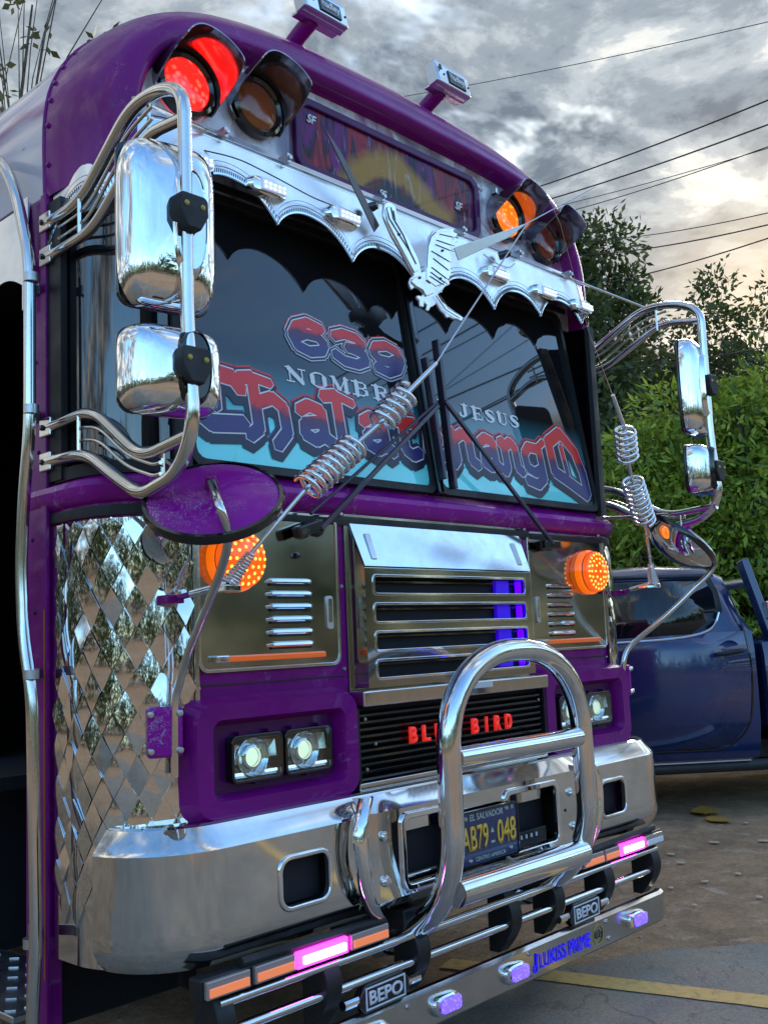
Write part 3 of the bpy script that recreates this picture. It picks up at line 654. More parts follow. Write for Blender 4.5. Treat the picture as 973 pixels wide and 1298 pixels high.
# ---- printed lettering on the windshield
def stroke_quads(strokes, hw_extra, base_hw, tf, layer, mb, chisel=.5):
    k = 0
    for st in strokes:
        w_ = base_hw
        pts = st
        if isinstance(st, dict): pts, w_ = st['p'], base_hw * st['w']
        hw = w_ + hw_extra
        P = [Vector(tf(*p)) for p in pts]
        for a_, b_ in zip(P, P[1:]):
            d_ = b_ - a_
            if d_.length < 1e-6: continue
            d_.normalize(); n_ = Vector((-d_.y, d_.x)); e = hw * .72
            q = [a_ - d_ * e + n_ * hw, a_ - d_ * e - n_ * hw, b_ + d_ * e - n_ * hw, b_ + d_ * e + n_ * hw]
            q = [a_ - d_ * e * 1.25, a_ - d_ * e * .25 - n_ * hw, b_ + d_ * e * .25 - n_ * hw, b_ + d_ * e * 1.25, b_ + d_ * e * .25 + n_ * hw, a_ - d_ * e * .25 + n_ * hw]
            off = .0016 + .0007 * layer + .000012 * (k % 40); k += 1
            mb.add([gpt(p.x, p.y, off) for p in q], [(0, 1, 2, 3, 4, 5)])
GL = {
 'C': [[(.85, 1.38), (.45, 1.45), (.12, 1.12), (.10, .42), (.40, .06), (.95, .16)], {'p': [(.52, 1.30), (.50, .50)], 'w': .7}, [(.05, .35), (-.12, .2)], {'p': [(.85, 1.38), (.98, 1.1)], 'w': .9}],
 'h': [[(.05, 1.42), (.28, 1.5)], [(.28, 1.5), (.30, .10), (.12, -.12)], [(.30, .80), (.62, 1.02), (.82, .80), (.84, .12), (.62, -.28)], {'p': [(.3, 1.5), (.62, 1.42)], 'w': .7}],
 'a': [[(.12, .82), (.38, 1.0), (.72, .90), (.74, .14), (.95, .0)], [(.70, .58), (.22, .46), (.20, .16), (.48, .02), (.72, .18)]],
 'l': [[(.0, 1.36), (.42, 1.46)], [(.42, 1.46), (.44, .14), (.72, .0)], {'p': [(.42, 1.46), (.95, 1.30)], 'w': .7}],
 't': [[(.42, 1.42), (.42, .16), (.66, .0), (.92, .12)], [(.08, 1.02), (.86, 1.04)]],
 'e': [[(.24, .50), (.74, .68), (.58, 1.0), (.24, .82), (.18, .28), (.48, .02), (.86, .18)]],
 'n': [[(.02, .92), (.22, 1.0), (.24, .12), (.08, -.08)], [(.24, .78), (.56, 1.02), (.76, .84), (.78, .14), (.98, .0)]],
 'g': [[(.76, 1.02), (.78, -.10), (.50, -.36), (.10, -.24)], [(.74, .94), (.34, .96), (.14, .68), (.18, .20), (.46, .06), (.76, .22)], {'p': [(.74, 1.0), (1.0, 1.24)], 'w': .7}],
 'o': [[(.10, 1.36), (.14, .20), (.52, -.10), (1.0, -.52)], [(.12, 1.30), (.50, 1.72), (.86, 1.10), (1.0, .30), (1.02, -.46)], {'p': [(.46, 1.2), (.52, .2)], 'w': .55}],
}
WORD = [('C', -1.015, .205), ('h', -.825, .20), ('a', -.615, .15), ('l', -.490, .135), ('a', -.345, .155), ('t', -.195, .14), ('e', -.045, .13), ('n', .095, .155), ('a', .265, .125), ('n', .395, .125), ('g', .525, .165), ('o', .705, .235)]
def grad_mat(name, z0, z1):
    m_, t, b = new_mat(name); s = t.nodes.new('ShaderNodeSeparateXYZ'); c = t.nodes.new('ShaderNodeTexCoord'); lk(t, c.outputs['Object'], s.inputs[0])
    mr = t.nodes.new('ShaderNodeMapRange'); mr.inputs[1].default_value = z0; mr.inputs[2].default_value = z1; lk(t, s.outputs[2], mr.inputs[0])
    n = tnoise(t, 30, 3); mm = t.nodes.new('ShaderNodeMath'); mm.operation = 'MULTIPLY_ADD'; mm.inputs[1].default_value = .25; mm.inputs[2].default_value = -.12; lk(t, n, mm.inputs[0])
    ad = t.nodes.new('ShaderNodeMath'); ad.operation = 'ADD'; lk(t, mr.outputs[0], ad.inputs[0]); lk(t, mm.outputs[0], ad.inputs[1])
    lk(t, tramp(t, ad.outputs[0], [(.42, (.045, .036, .16)), (.60, (.10, .02, .07)), (.70, (.80, .022, .02)), (1, (.85, .028, .026))]), b.inputs['Base Color'])
    b.inputs['Roughness'].default_value = .3; return m_
M['ink_navy'] = simple('ink_navy', (.016, .017, .045), .35)
M['ink_white'] = simple('ink_white', (.78, .78, .80), .4)
M['ink_red'] = grad_mat('ink_red_outline', 1.80, 2.14)
M['ink_fill'] = grad_mat('ink_town_name', 1.86, 2.06)
M['ink_number'] = grad_mat('ink_number', 2.155, 2.34)
ZB, XH = 1.910, .112
HW = .0205
lett = empty('windshield_lettering', bus)
def town(extra, layer, name, mat_, dz=0, dx=0):
    mb = MB()
    for ch, x0, w_ in WORD: stroke_quads(GL[ch], extra, HW * (1.25 if ch in 'Co' else 1), lambda x, y: (x0 + .012 + dx + x * w_, ZB + .002 + dz + y * XH), layer, mb)
    mb.build(name, mat_, lett, smooth=None, weld=False)
town(.0205, 0, 'town_name_outline', M['ink_red'], -.004)
town(.0165, 1, 'town_name_shadow', M['ink_navy'], -.006)
town(.0125, 2, 'town_name_shadow', M['ink_navy'], -.022, -.008)
town(.0042, 3, 'town_name_edge', M['ink_white'])
town(.0, 4, 'town_name_fill', M['ink_fill'])
NUM = {'6': [[(.92, .86), (.55, .98), (.22, .78), (.08, .45), (.20, .12), (.52, .0), (.86, .12), (.96, .36), (.78, .58), (.45, .58), (.2, .4)]],
       '3': [[(.06, .82), (.35, .98), (.72, .94), (.90, .74), (.70, .55), (.42, .52)], [(.55, .52), (.88, .42), (.94, .18), (.66, .0), (.28, .02), (.02, .2)]],
       '9': [[(.08, .14), (.45, .02), (.78, .22), (.92, .55), (.80, .88), (.48, 1.0), (.14, .88), (.04, .64), (.22, .42), (.55, .42), (.82, .6)]]}
def number(extra, layer, name, mat_):
    mb = MB()
    for ch, x0 in (('6', -.612), ('3', -.425), ('9', -.245)): stroke_quads(NUM[ch], extra, .0175, lambda x, y: (x0 + .028 + x * .155, 2.200 + y * .100 + (x0 + .4) * -.03), layer, mb)
    mb.build(name, mat_, lett, smooth=None, weld=False)
number(.0165, 0, 'number_outline', M['ink_number']); number(.0135, 1, 'number_outline', M['ink_white']); number(.0105, 2, 'number_shadow', M['ink_navy']); number(.0038, 3, 'number_edge', M['ink_white']); number(.0, 4, 'number_fill', M['ink_number'])
def T_(p, w): return {'p': p, 'w': w}
SER = {'N': [T_([(.2, 0), (.2, 1)], .5), T_([(.16, .96), (.82, .04)], 1.5), T_([(.82, 0), (.82, 1)], .5), T_([(.02, .02), (.4, .02)], .4), T_([(0, .98), (.3, .98)], .4), T_([(.64, .98), (1, .98)], .4)],
 'O': [T_([(.2, .25), (.2, .75)], 1.7), T_([(.82, .25), (.82, .75)], 1.7), T_([(.25, .9), (.4, 1), (.62, 1), (.78, .9)], .5), T_([(.25, .1), (.4, 0), (.62, 0), (.78, .1)], .5)],
 'M': [T_([(.14, 0), (.16, 1)], .5), T_([(.18, .95), (.46, .1)], 1.4), T_([(.48, .1), (.80, .95)], .5), T_([(.82, 0), (.82, 1)], 1.6), T_([(0, .02), (.3, .02)], .4), T_([(.66, .02), (1, .02)], .4), T_([(0, .98), (.26, .98)], .4), T_([(.74, .98), (1, .98)], .4)],
 'B': [T_([(.28, 0), (.28, 1)], 1.7), T_([(.02, .98), (.66, .98), (.80, .76), (.62, .53), (.4, .53)], .5), T_([(.78, .66), (.78, .84)], 1.1), T_([(.62, .53), (.86, .28), (.64, .02), (.02, .02)], .5), T_([(.82, .18), (.82, .36)], 1.4)],
 'R': [T_([(.28, 0), (.28, 1)], 1.7), T_([(.02, .98), (.66, .98), (.82, .76), (.62, .5), (.4, .5)], .5), T_([(.80, .64), (.80, .84)], 1.2), T_([(.58, .5), (.86, .06)], 1.4), T_([(.02, .02), (.5, .02)], .4)],
 'E': [T_([(.28, 0), (.28, 1)], 1.7), T_([(.02, .98), (.88, .98), (.9, .74)], .5), T_([(.02, .02), (.88, .02), (.92, .28)], .5), T_([(.4, .5), (.68, .5)], .5), T_([(.7, .38), (.7, .62)], .4)],
 'D': [T_([(.28, 0), (.28, 1)], 1.7), T_([(.02, .98), (.6, .98), (.84, .8)], .5), T_([(.02, .02), (.6, .02), (.84, .2)], .5), T_([(.82, .25), (.82, .75)], 1.7)],
 'J': [T_([(.6, .2), (.6, 1)], 1.7), T_([(.3, .98), (.9, .98)], .4), T_([(.6, .15), (.4, 0), (.14, .08)], .7), T_([(.14, .14), (.18, .22)], 1.1)],
 'S': [T_([(.84, .74), (.8, .92), (.5, 1), (.22, .86)], .6), T_([(.22, .8), (.40, .58), (.64, .44), (.8, .26)], 1.6), T_([(.8, .16), (.5, 0), (.2, .08), (.14, .28)], .6)],
 'U': [T_([(.24, .25), (.24, 1)], 1.7), T_([(.24, .2), (.4, .02), (.64, .02), (.80, .2), (.80, 1)], .5), T_([(.02, .98), (.48, .98)], .4), T_([(.64, .98), (.98, .98)], .4)]}
for wd, x0, x1, z0 in (('NOMBRE', -.645, -.085, 2.088), ('DE', .005, .125, 2.088), ('JESUS', .172, .555, 2.088)):
    n = len(wd); cw = (x1 - x0) / n; mb = MB()
    for i, ch in enumerate(wd): stroke_quads(SER[ch], 0, .0056, lambda x, y: (x0 + .022 + (i + .04 + x * .88) * cw, z0 + .005 + y * .046), 1, mb)
    mb.build('saint_name', M['ink_white'], lett, smooth=None, weld=False)

# ---- stainless hatch panels either side of the grille
def side_hatch(sg):
    xc = sg * .745; P = rrect(xc, 1.46, .50, .43, .025)
    b2 = MB(); b2.plate(P, -.008, .008); h = b2.build('hatch_panel', M['panel'], bus, bevel=.002)
    b2 = MB(); b2.ring(rrect(xc, 1.46, .516, .446, .03), rrect(xc, 1.46, .496, .426, .024), -.011, .012); b2.build('hatch_trim', M['tube'], h, bevel=.002)
    for k in range(6):
        z = 1.481 - k * .0355; x0, x1 = sg * .595, sg * .772
        b2 = MB(); K = 12
        def fn(i, j):
            t = i / (K - 1); x = x0 + (x1 - x0) * t; e = min(1, min(t, 1 - t) / .10) ** .5
            pr = [(-.008, .010), (-.020, .006), (-.022, -.001), (-.017, -.006), (-.009, -.007)][j]
            return (x, -.008 + (pr[0] + .008) * e, z + pr[1] * (.55 + .45 * e))
        b2.grid(fn, K, 5); lv = b2.build('louvre', M['tube_bright'], h)
        b2 = MB(); b2.plate(rrect((x0 + x1) / 2, z - .0085, .148, .007, .003, 2), -.0155, .007); b2.build('louvre_slot', M['void'], lv)
    b2 = MB(); b2.plate(rrect(sg * .53, 1.392, .026, .098, .008), -.014, .008); lt = b2.build('hatch_latch', M['alu'], h, bevel=.002)
    b2 = MB(); b2.plate(rrect(sg * .53, 1.398, .016, .070, .004), -.0155, .004); b2.build('latch_paddle', M['tube'], lt, bevel=.001)
    # orange side strip along the lower edge
    b2 = MB(); b2.box((sg * .742, -.019, 1.272), (.355, .02, .017)); st = b2.build('marker_strip', M['orange_strip'], h, bevel=.005)
    b2 = MB(); b2.box((sg * .937 if sg < 0 else sg * .548, -.018, 1.272), (.045, .022, .020)); b2.build('strip_cap', M['chrome'], st, bevel=.004)
    # round amber lamp in a deep rim
    o_ = Vector((sg * .884, -.005, 1.537)); ax = Vector((0, -1, 0))
    b2 = MB(); b2.lathe([(.088, 0), (.088, .022), (.080, .030)], o_, ax, 36); al = b2.build('amber_lamp', M['amber_rim'], h)
    b2 = MB(); b2.lathe([(.079, .028), (.079, .034)], o_, ax, 36); b2.build('lamp_gasket', M['gloss_black'], al)
    b2 = MB(); b2.lathe([(.080, .034), (.079, .050), (.070, .058), (.060, .060), (.058, .056), (.046, .060), (.030, .064), (0, .066)], o_, ax, 40); b2.build('lens', M['amber_lit'], al)
    b2 = MB()
    for n_l, rl_, hl_ in ((22, .068, .0585), (14, .050, .0595), (8, .031, .0645), (1, 0, .0665)):
        for q in range(n_l):
            a_ = 6.2832 * q / n_l; c_ = o_ + Vector((math.cos(a_) * rl_, -hl_, math.sin(a_) * rl_)); b2.lathe([(0, .0022), (.0042, .0012), (.0056, -.002)], c_, ax, 8)
    b2.build('led_array', M['amber_led'], al)['kind'] = 'stuff'
M['amber_rim'] = simple('amber_rim', (.70, .10, .0), .15, coat=.6, emit=(1, .16, .0), es=.55)
side_hatch(-1); side_hatch(1)
b2 = MB(); b2.lathe([(0, .016), (.008, .014), (.010, 0)], (-.655, -.008, 1.556), (0, -1, 0), 10); b2.build('screw_hole', M['gloss_black'], nose)

for x, z in ((-.47, 1.71), (.47, 1.71), (-.47, 1.225), (.47, 1.225), (-.98, 1.715), (.98, 1.715), (-1.0, 1.20), (1.0, 1.20), (-.47, 1.47), (.47, 1.47)):
    b2 = MB(); b2.lathe([(0, .005), (.005, .0045), (.007, 0)], (x, -.001 if z < 1.69 else -.012, min(z, 1.688)), (0, -1, 0), 10); b2.build('screw', M['bolt'], nose)
for z in (1.195, 1.235):
    b2 = MB()
b2 = MB(); b2.box((-.735, -.002, 1.205), (.52, .003, .004)); b2.box((.735, -.002, 1.205), (.52, .003, .004)); b2.build('panel_seam', M['black'], nose)
M['blue_strip'] = simple('blue_strip', (.02, .01, .5), .3, emit=(.03, .0, 1.0), es=4)
# ---- centre grille box
GX, GY = .425, -.058
zt, zs, zb_ = 1.675, 1.523, 1.165
b2 = MB()
slots = [(1.497, 1.447), (1.411, 1.361), (1.326, 1.276), (1.241, 1.193)]
zl = [zs] + [q for s_ in slots for q in s_] + [zb_]; xl = [-GX, -.385, .385, GX]
b2.grid(lambda i, j: (xl[i], GY, zl[j]), 4, len(zl), skip=lambda i, j: i == 1 and j % 2 == 1)
b2.add([(-GX - .015, -.002, zt), (GX + .015, -.002, zt), (GX, GY, zs), (-GX, GY, zs)], [(0, 1, 2, 3)])
for sg in (-1, 1): b2.add([(sg * (GX + .015), -.002, zt), (sg * GX, GY, zs), (sg * GX, GY, zb_), (sg * (GX + .015), -.002, zb_)], [(0, 1, 2, 3)])
b2.add([(-GX - .015, -.002, zb_), (GX + .015, -.002, zb_), (GX, GY, zb_), (-GX, GY, zb_)], [(0, 1, 2, 3)])
grl = b2.build('grille_box', M['panel'], bus, smooth=20)
b2 = MB(); b2.add([(-GX - .010, -.006, zt - .003), (GX + .010, -.006, zt - .003), (GX, GY - .0025, zs + .006), (-GX, GY - .0025, zs + .006)], [(0, 1, 2, 3)]); b2.build('top_slope', M['flat_chrome'], grl, solid=.002)
b2 = MB(); b2.ring([(-.455, 1.692), (.455, 1.692), (.455, 1.155), (-.455, 1.155)], [(-.437, 1.676), (.437, 1.676), (.437, 1.165), (-.437, 1.165)], -.008, .008); b2.build('grille_flange', M['panel'], grl, bevel=.002)
for z1, z0 in slots:
    zc, h_ = (z1 + z0) / 2, z1 - z0
    b2 = MB(); b2.ring(rrect(0, zc, .786, h_ + .016, .014, 4), rrect(0, zc, .768, h_ - .002, .009, 4), GY - .004, .010); b2.build('slot_rim', M['tube_bright'], grl, bevel=.002)
    b2 = MB(); b2.box((.295, -.022, zc), (.075, .014, h_ * .9)); b2.build('blue_led', M['blue_lit'], grl)
    b2 = MB(); b2.box((.380, -.034, zc), (.006, .022, h_ * .8)); b2.build('blue_strip', M['blue_strip'], grl)
b2 = MB(); b2.box((0, -.0072, 1.34), (.83, .003, .32)); b2.build('grille_cavity', M['void'], grl)
for k in range(8):
    b2 = MB(); b2.box((0, -.018, 1.19 + k * .042), (.80, .016, .006)); b2.build('core_fin', M['gloss_black'], grl)
for sg in (-1, 1):
    b2 = MB(); T = Matrix.Rotation(-math.atan2(.054, .148), 3, 'X'); b2.box((sg * .375, -.0375, 1.590), (.026, .010, .088), T); b2.build('hatch_latch', M['alu'], grl, bevel=.004)
b2 = MB(); b2.box((0, -.045, 1.135), (.94, .07, .046)); cs = b2.build('centre_strip', M['skirt'], bus, bevel=.006)
b2 = MB(); b2.box((.085, -.083, 1.144), (.105, .005, .020)); b2.build('strip_label', M['white'], cs, bevel=.002)
# black lower grille
b2 = MB(); b2.box((0, -.012, 1.0), (.95, .018, .215)); lg = b2.build('lower_grille', M['void'], bus)
for k in range(10):
    b2 = MB(); b2.box((0, -.034, .905 + k * .0205), (.945, .026, .0075), Matrix.Rotation(R_(18), 3, 'X')); b2.build('slat', M['gloss_black'], lg, bevel=.001)
for x in (-.473, .473):
    b2 = MB(); b2.box((x, -.035, 1.0), (.012, .04, .215)); b2.build('grille_cheek', M['iron'], lg)
for x, z in ((-.44, 1.075), (-.44, .93), (.44, 1.07), (-.40, 1.0)):
    b2 = MB(); b2.lathe([(0, .006), (.005, .005), (.006, 0)], (x, -.048, z), (0, -1, 0), 8); b2.build('screw', M['bolt'], lg)
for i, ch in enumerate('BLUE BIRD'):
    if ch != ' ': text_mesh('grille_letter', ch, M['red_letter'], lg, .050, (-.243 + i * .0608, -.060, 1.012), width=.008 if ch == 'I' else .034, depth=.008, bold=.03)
b2 = MB(); b2.box((.0, -.03, .882), (.95, .05, .022)); b2.build('bottom_strip', M['skirt'], lg, bevel=.004)

# ---- headlamp housings
def headlamp_unit(sg):
    xc, zc = sg * .765, 1.015
    O = rrect(xc, zc, .585, .30, .055); I1 = rrect(xc, zc, .47, .205, .03); I2 = rrect(xc, zc - .002, .44, .175, .02); n_ = len(O)
    O0 = [(x + (.012 if x > xc else -.012), z + (.01 if z > zc else -.008)) for x, z in O]
    b2 = MB(); rows_ = [[(x, -.001, z) for x, z in O0], [(x, -.040, z) for x, z in O], [(xc + (x - xc) * .972, -.060, zc + (z - zc) * .955) for x, z in O], [(x, -.061, z) for x, z in I1], [(x, -.020, z) for x, z in I2]]
    b2.grid(lambda i, j: rows_[j][i % n_], n_, 5, cu=True); hs_ = b2.build('headlamp_housing', M['purple'], bus, smooth=50)
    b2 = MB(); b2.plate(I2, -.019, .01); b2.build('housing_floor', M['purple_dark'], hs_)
    for k in range(2):
        lx = sg * (.845 - .183 * k)
        Pq = rrect(lx, 1.010, .168, .116, .016)
        b2 = MB(); b2.ring(rrect(lx, 1.010, .176, .124, .02), rrect(lx, 1.010, .158, .106, .012), -.050, .03); hl = b2.build('headlamp', M['gloss_black'], hs_, bevel=.003)
        b2 = MB(); b2.plate(Pq, -.026, .003); b2.build('reflector', M['lamp_reflector'], hl)
        b2 = MB(); b2.lathe([(.030, 0), (.031, .014), (.026, .016), (.024, .008)], (lx - .012, -.027, 1.012), (0, -1, 0), 24); b2.build('projector_ring', M['chrome'], hl)
        b2 = MB(); b2.lathe([(.024, .006), (.018, .014), (0, .018)], (lx - .012, -.027, 1.012), (0, -1, 0), 20); b2.build('projector_lens', M['headlamp_glow'], hl)
        b2 = MB(); b2.lathe([(.031, .002), (.040, .006), (.050, .018), (.053, .016)], (lx - .012, -.027, 1.012), (0, -1, 0), 28); b2.build('reflector_bowl', M['chrome'], hl)
        for xa, xb in ((-.074, -.040), (.030, .074)):
            b2 = MB(); b2.box((lx + (xa + xb) / 2, -.036, .970), (xb - xa, .006, .009)); b2.build('running_light', M['headlamp_drl'], hl, bevel=.002)
        b2 = MB(); b2.box((lx, -.034, .962), (.150, .014, .010), Matrix.Rotation(R_(-35), 3, 'X')); b2.build('reflector_shelf', M['chrome'], hl)
        for dx, dz, w_, h_ in ((.050, .020, .040, .045), (-.060, .012, .024, .05)):
            b2 = MB(); b2.prism([(lx + dx - w_ / 2, -.030, 1.01 + dz - h_ / 2), (lx + dx + w_ / 2, -.040, 1.01 + dz - h_ / 2), (lx + dx + w_ / 2, -.034, 1.01 + dz + h_ / 2), (lx + dx - w_ / 2, -.028, 1.01 + dz + h_ / 2)], (0, .003, 0)); b2.build('reflector_facet', M['chrome'], hl)
        b2 = MB(); b2.plate(rrect(lx, 1.010, .160, .108, .012), -.0495, .002); b2.build('cover_glass', M['clear'], hl)
        for dx, dz in ((-.05, .066), (.05, .066), (0, -.066)):
            b2 = MB(); b2.box((lx + dx, -.03, 1.01 + dz), (.012, .02, .008)); b2.build('aim_tab', M['purple_dark'], hl, bevel=.001)
M['lamp_reflector'] = simple('lamp_reflector', (.05, .06, .07), .15, .8)
headlamp_unit(-1); headlamp_unit(1)

# ---- quilted diamond sheet round the kerb-side corner (and its twin on the far corner)
def diamond_corner(sg, rnd):
    s0, s1 = 1.012, 1.452; SQ = [sg * q for q in srange(s0, s1, 24)]
    b2 = MB(); b2.grid(lambda i, j: path(SQ[i], off=.006)[0] + Vector((0, 0, (.53, 1.648)[j])), 24, 2); sh = b2.build('quilted_corner_sheet', M['diamond'], bus, solid=.003)
    w_, h_ = .0587, .106; nc = 8
    for r_i in range(0, 24):
        for c_i in range(-1, nc + 1):
            sc = s0 + (c_i + .5 + (.5 if r_i % 2 else 0)) * w_; zc = 1.648 - .02 - r_i * h_ / 2
            if zc - h_ / 2 < .60: continue
            if sc < s0 + w_ * .3 or sc > s1 - w_ * .2: continue
            # each diamond is a flat facet of its own, a little tilted, with a shallow ridge
            pc, nc_ = path(sg * sc); tg = Vector((-nc_.y, nc_.x, 0)); tl, tz, rd = rnd.gauss(0, .045), rnd.gauss(0, .055), rnd.uniform(.0010, .0028)
            def V(du, dz, h=0.0): return pc + nc_ * (.0125 + du * tl + dz * tz + h) + tg * du + Vector((0, 0, zc + dz))
            a_, b_, k_ = w_ * .492, h_ * .492, .3 * rnd.uniform(-1, 1)
            if zc + b_ > 1.65: b_ = 1.65 - zc
            up_, dn_, lf_, rt_ = V(0, b_), V(0, -h_ * .492), V(-a_, 0), V(a_, 0); md = V(a_ * k_, h_ * .1 * k_, rd)
            bk = [p - nc_ * .006 for p in (up_, rt_, dn_, lf_)]
            b3 = MB(); b3.add([up_, rt_, dn_, lf_, md] + bk, [(0, 4, 1), (1, 4, 2), (2, 4, 3), (3, 4, 0), (0, 1, 6, 5), (1, 2, 7, 6), (2, 3, 8, 7), (3, 0, 5, 8)]); b3.build('diamond_facet', M['diamond'], sh, smooth=12)
    b2 = MB(); b2.grid(lambda i, j: path(sg * (1.004 + .012 * i), off=.012)[0] + Vector((0, 0, (.85, 1.66)[j])), 2, 2); b2.build('edge_trim', M['tube'], sh, solid=.004)
rr_ = random.Random(11); diamond_corner(-1, rr_); diamond_corner(1, rr_)

# ---- bumper
BP = dict(flat=1.02, r=.245, y0=-.13)
def bp_pt(s, off, z): return path(s, off=off, **BP)[0] + Vector((0, 0, z))
BPROF = [(-.16, .868), (-.055, .873), (-.043, .868), (-.006, .826), (0, .815), (0, .752), (0, .632), (0, .600), (-.002, .588), (-.016, .560), (-.040, .538), (-.075, .530)]
sl = [-1.02 - .245 * R_(82)] + [-1.02 - .245 * R_(82) * q / 10 for q in range(9, -1, -1)] + [-.848, -.680, -.6] + srange(-.5, .5, 5) + [.6, .680, .848] + [1.02 + .245 * R_(82) * q / 10 for q in range(0, 11)]
def skipb(i, j):
    a_, b_ = sl[i], sl[i + 1]; return 5 <= j < 6 and ((abs(a_ + .848) < 1e-6) or (abs(a_ - .680) < 1e-6)) or (5 <= j < 6 and -.5 <= a_ and b_ <= .5)
b2 = MB(); b2.grid(lambda i, j: bp_pt(sl[i], *BPROF[j]), len(sl), len(BPROF), skip=skipb); bmp = b2.build('front_bumper', M['bumper'], bus, smooth=25)
b2 = MB(); b2.box((0, .0, .70), (1.9, .02, .26)); b2.build('bumper_cavity', M['void'], bmp)
for x in (-.764, .764):
    b2 = MB(); b2.ring(rrect(x, .692, .190, .142, .040, 5), rrect(x, .692, .160, .112, .028, 5), -.137, .022); b2.build('slot_rim', M['chrome'], bmp, bevel=.006, seg=3)
    b2 = MB(); b2.box((x, -.085, .692), (.17, .004, .122)); b2.build('slot_back', M['void'], bmp)
# centre plate with folded ends, two windows
cx = [-.555, -.52, -.415, -.185, .07, .345, .52, .555]; cz = [.868, .826, .795, .612, .585, .555]
co = [-.01, -.0, .028, .028, .028, .028, 0, -.01]
def cpt(i, j):
    y = -.15 - (.012 if 0 < i < 7 else -.006); z = cz[j]
    if j == 0: y += .042
    if j == 5: y += .03
    return (cx[i], y, z)
b2 = MB(); b2.grid(cpt, 8, 6, skip=lambda i, j: j == 2 and i in (2, 4)); cpl = b2.build('bumper_centre_plate', M['bumper'], bmp, smooth=25, solid=.004, solid_off=-1)
for xa, xb in ((-.415, -.185), (.07, .345)):
    xc, w_ = (xa + xb) / 2, xb - xa
    b2 = MB(); b2.ring(rrect(xc, .703, w_ + .034, .218, .030, 5), rrect(xc, .703, w_ - .006, .178, .020, 5), -.171, .016); b2.build('window_rim', M['chrome'], cpl, bevel=.005, seg=3)
    b2 = MB(); b2.box((xc, -.10, .69), (w_, .004, .17)); b2.build('window_back', M['void'], cpl)
b2 = MB(); b2.box((.20, -.135, .640), (.20, .03, .05)); bl = b2.build('tow_block', M['iron'], cpl, bevel=.004)
for k in range(5):
    b2 = MB(); b2.box((.125 + k * .028, -.153, .648), (.006, .004, .012)); b2.build('block_light', M['ink_white'], bl)
# folded end flanges: dented chrome strips
for sg in (-1, 1):
    pts = [(sg * .545, -.165, .872), (sg * .572, -.178, .838), (sg * .592, -.186, .79), (sg * .596, -.190, .73), (sg * .588, -.190, .67), (sg * .572, -.184, .615), (sg * .545, -.175, .57), (sg * .520, -.165, .545)]
    ps = smoothline(pts, 26); b2 = MB()
    def fn(i, j):
        p = ps[i]; w_ = .024 + .001 * math.sin(i * .9); a_ = math.pi * j / 6
        return (p.x - sg * math.cos(a_) * w_ + noise.noise(Vector((i * .25, sg, 0))) * .0015, p.y + .024 - math.sin(a_) * .026, p.z)
    b2.grid(fn, 26, 7); b2.build('end_flange', M['chrome'], cpl)
for x, z in ((-.500, .760), (-.500, .640), (.435, .755), (.445, .640)):
    b2 = MB(); b2.lathe([(0, .018), (.010, .016), (.016, .006), (.017, 0)], (x, -.160, z), (0, -1, 0), 16); b2.build('carriage_bolt', M['chrome'], cpl)
b2 = MB(); b2.lathe([(0, .004), (.005, .003), (.006, 0)], (.40, -.162, .70), (0, -1, 0), 8); b2.build('screw_hole', M['gloss_black'], cpl)
# number plate
def plate_mat():
    m_, t, b = new_mat('plate_blue'); n = tnoise(t, 12, 5); lk(t, tramp(t, n, [(.35, (.010, .022, .085)), (.7, (.018, .04, .14))]), b.inputs['Base Color']); b.inputs['Roughness'].default_value = .35; b.inputs['Coat Weight'].default_value = .5
    return m_
M['plate_yellow'] = simple('plate_yellow', (.90, .50, .05), .4); M['plate_pale'] = simple('plate_pale', (.55, .58, .45), .4)
PY = -.184
b2 = MB(); b2.plate(rrect(-.054, .696, .302, .158, .012), PY, .004); npl = b2.build('number_plate', plate_mat(), bus)
b2 = MB(); b2.ring(rrect(-.054, .696, .306, .162, .013), rrect(-.054, .696, .294, .150, .010), PY - .003, .008); b2.build('plate_edge', M['gloss_black'], npl)
text_mesh('plate_country', 'EL SALVADOR', M['plate_pale'], npl, .019, (-.060, PY - .001, .757), width=.165, depth=.001)
text_mesh('plate_digits', 'AB79', M['plate_yellow'], npl, .074, (-.124, PY - .002, .696), width=.128, depth=.003, bold=.012)
text_mesh('plate_digits', '048', M['plate_yellow'], npl, .074, (.034, PY - .002, .696), width=.095, depth=.003, bold=.012)
text_mesh('plate_dash', '-', M['plate_pale'], npl, .006, (-.036, PY - .001, .672), width=.018, depth=.001)
b2 = MB(); b2.prism([(-.044, PY - .001, .700), (-.028, PY - .001, .700), (-.036, PY - .001, .716)], (0, .001, 0)); b2.build('plate_emblem', M['plate_pale'], npl)
text_mesh('plate_region', 'CENTRO AMERICA', M['plate_pale'], npl, .012, (-.050, PY - .001, .633), width=.15, depth=.001)
for x, z in ((-.165, .757), (.040, .762), (-.150, .632), (.052, .640)):
    b2 = MB(); b2.lathe([(0, .006), (.006, .005), (.008, 0)], (x, PY, z), (0, -1, 0), 12); b2.build('plate_bolt', M['bolt'], npl)
text_mesh('plate_month', 'III', M['plate_pale'], npl, .012, (.070, PY - .001, .762), depth=.001)

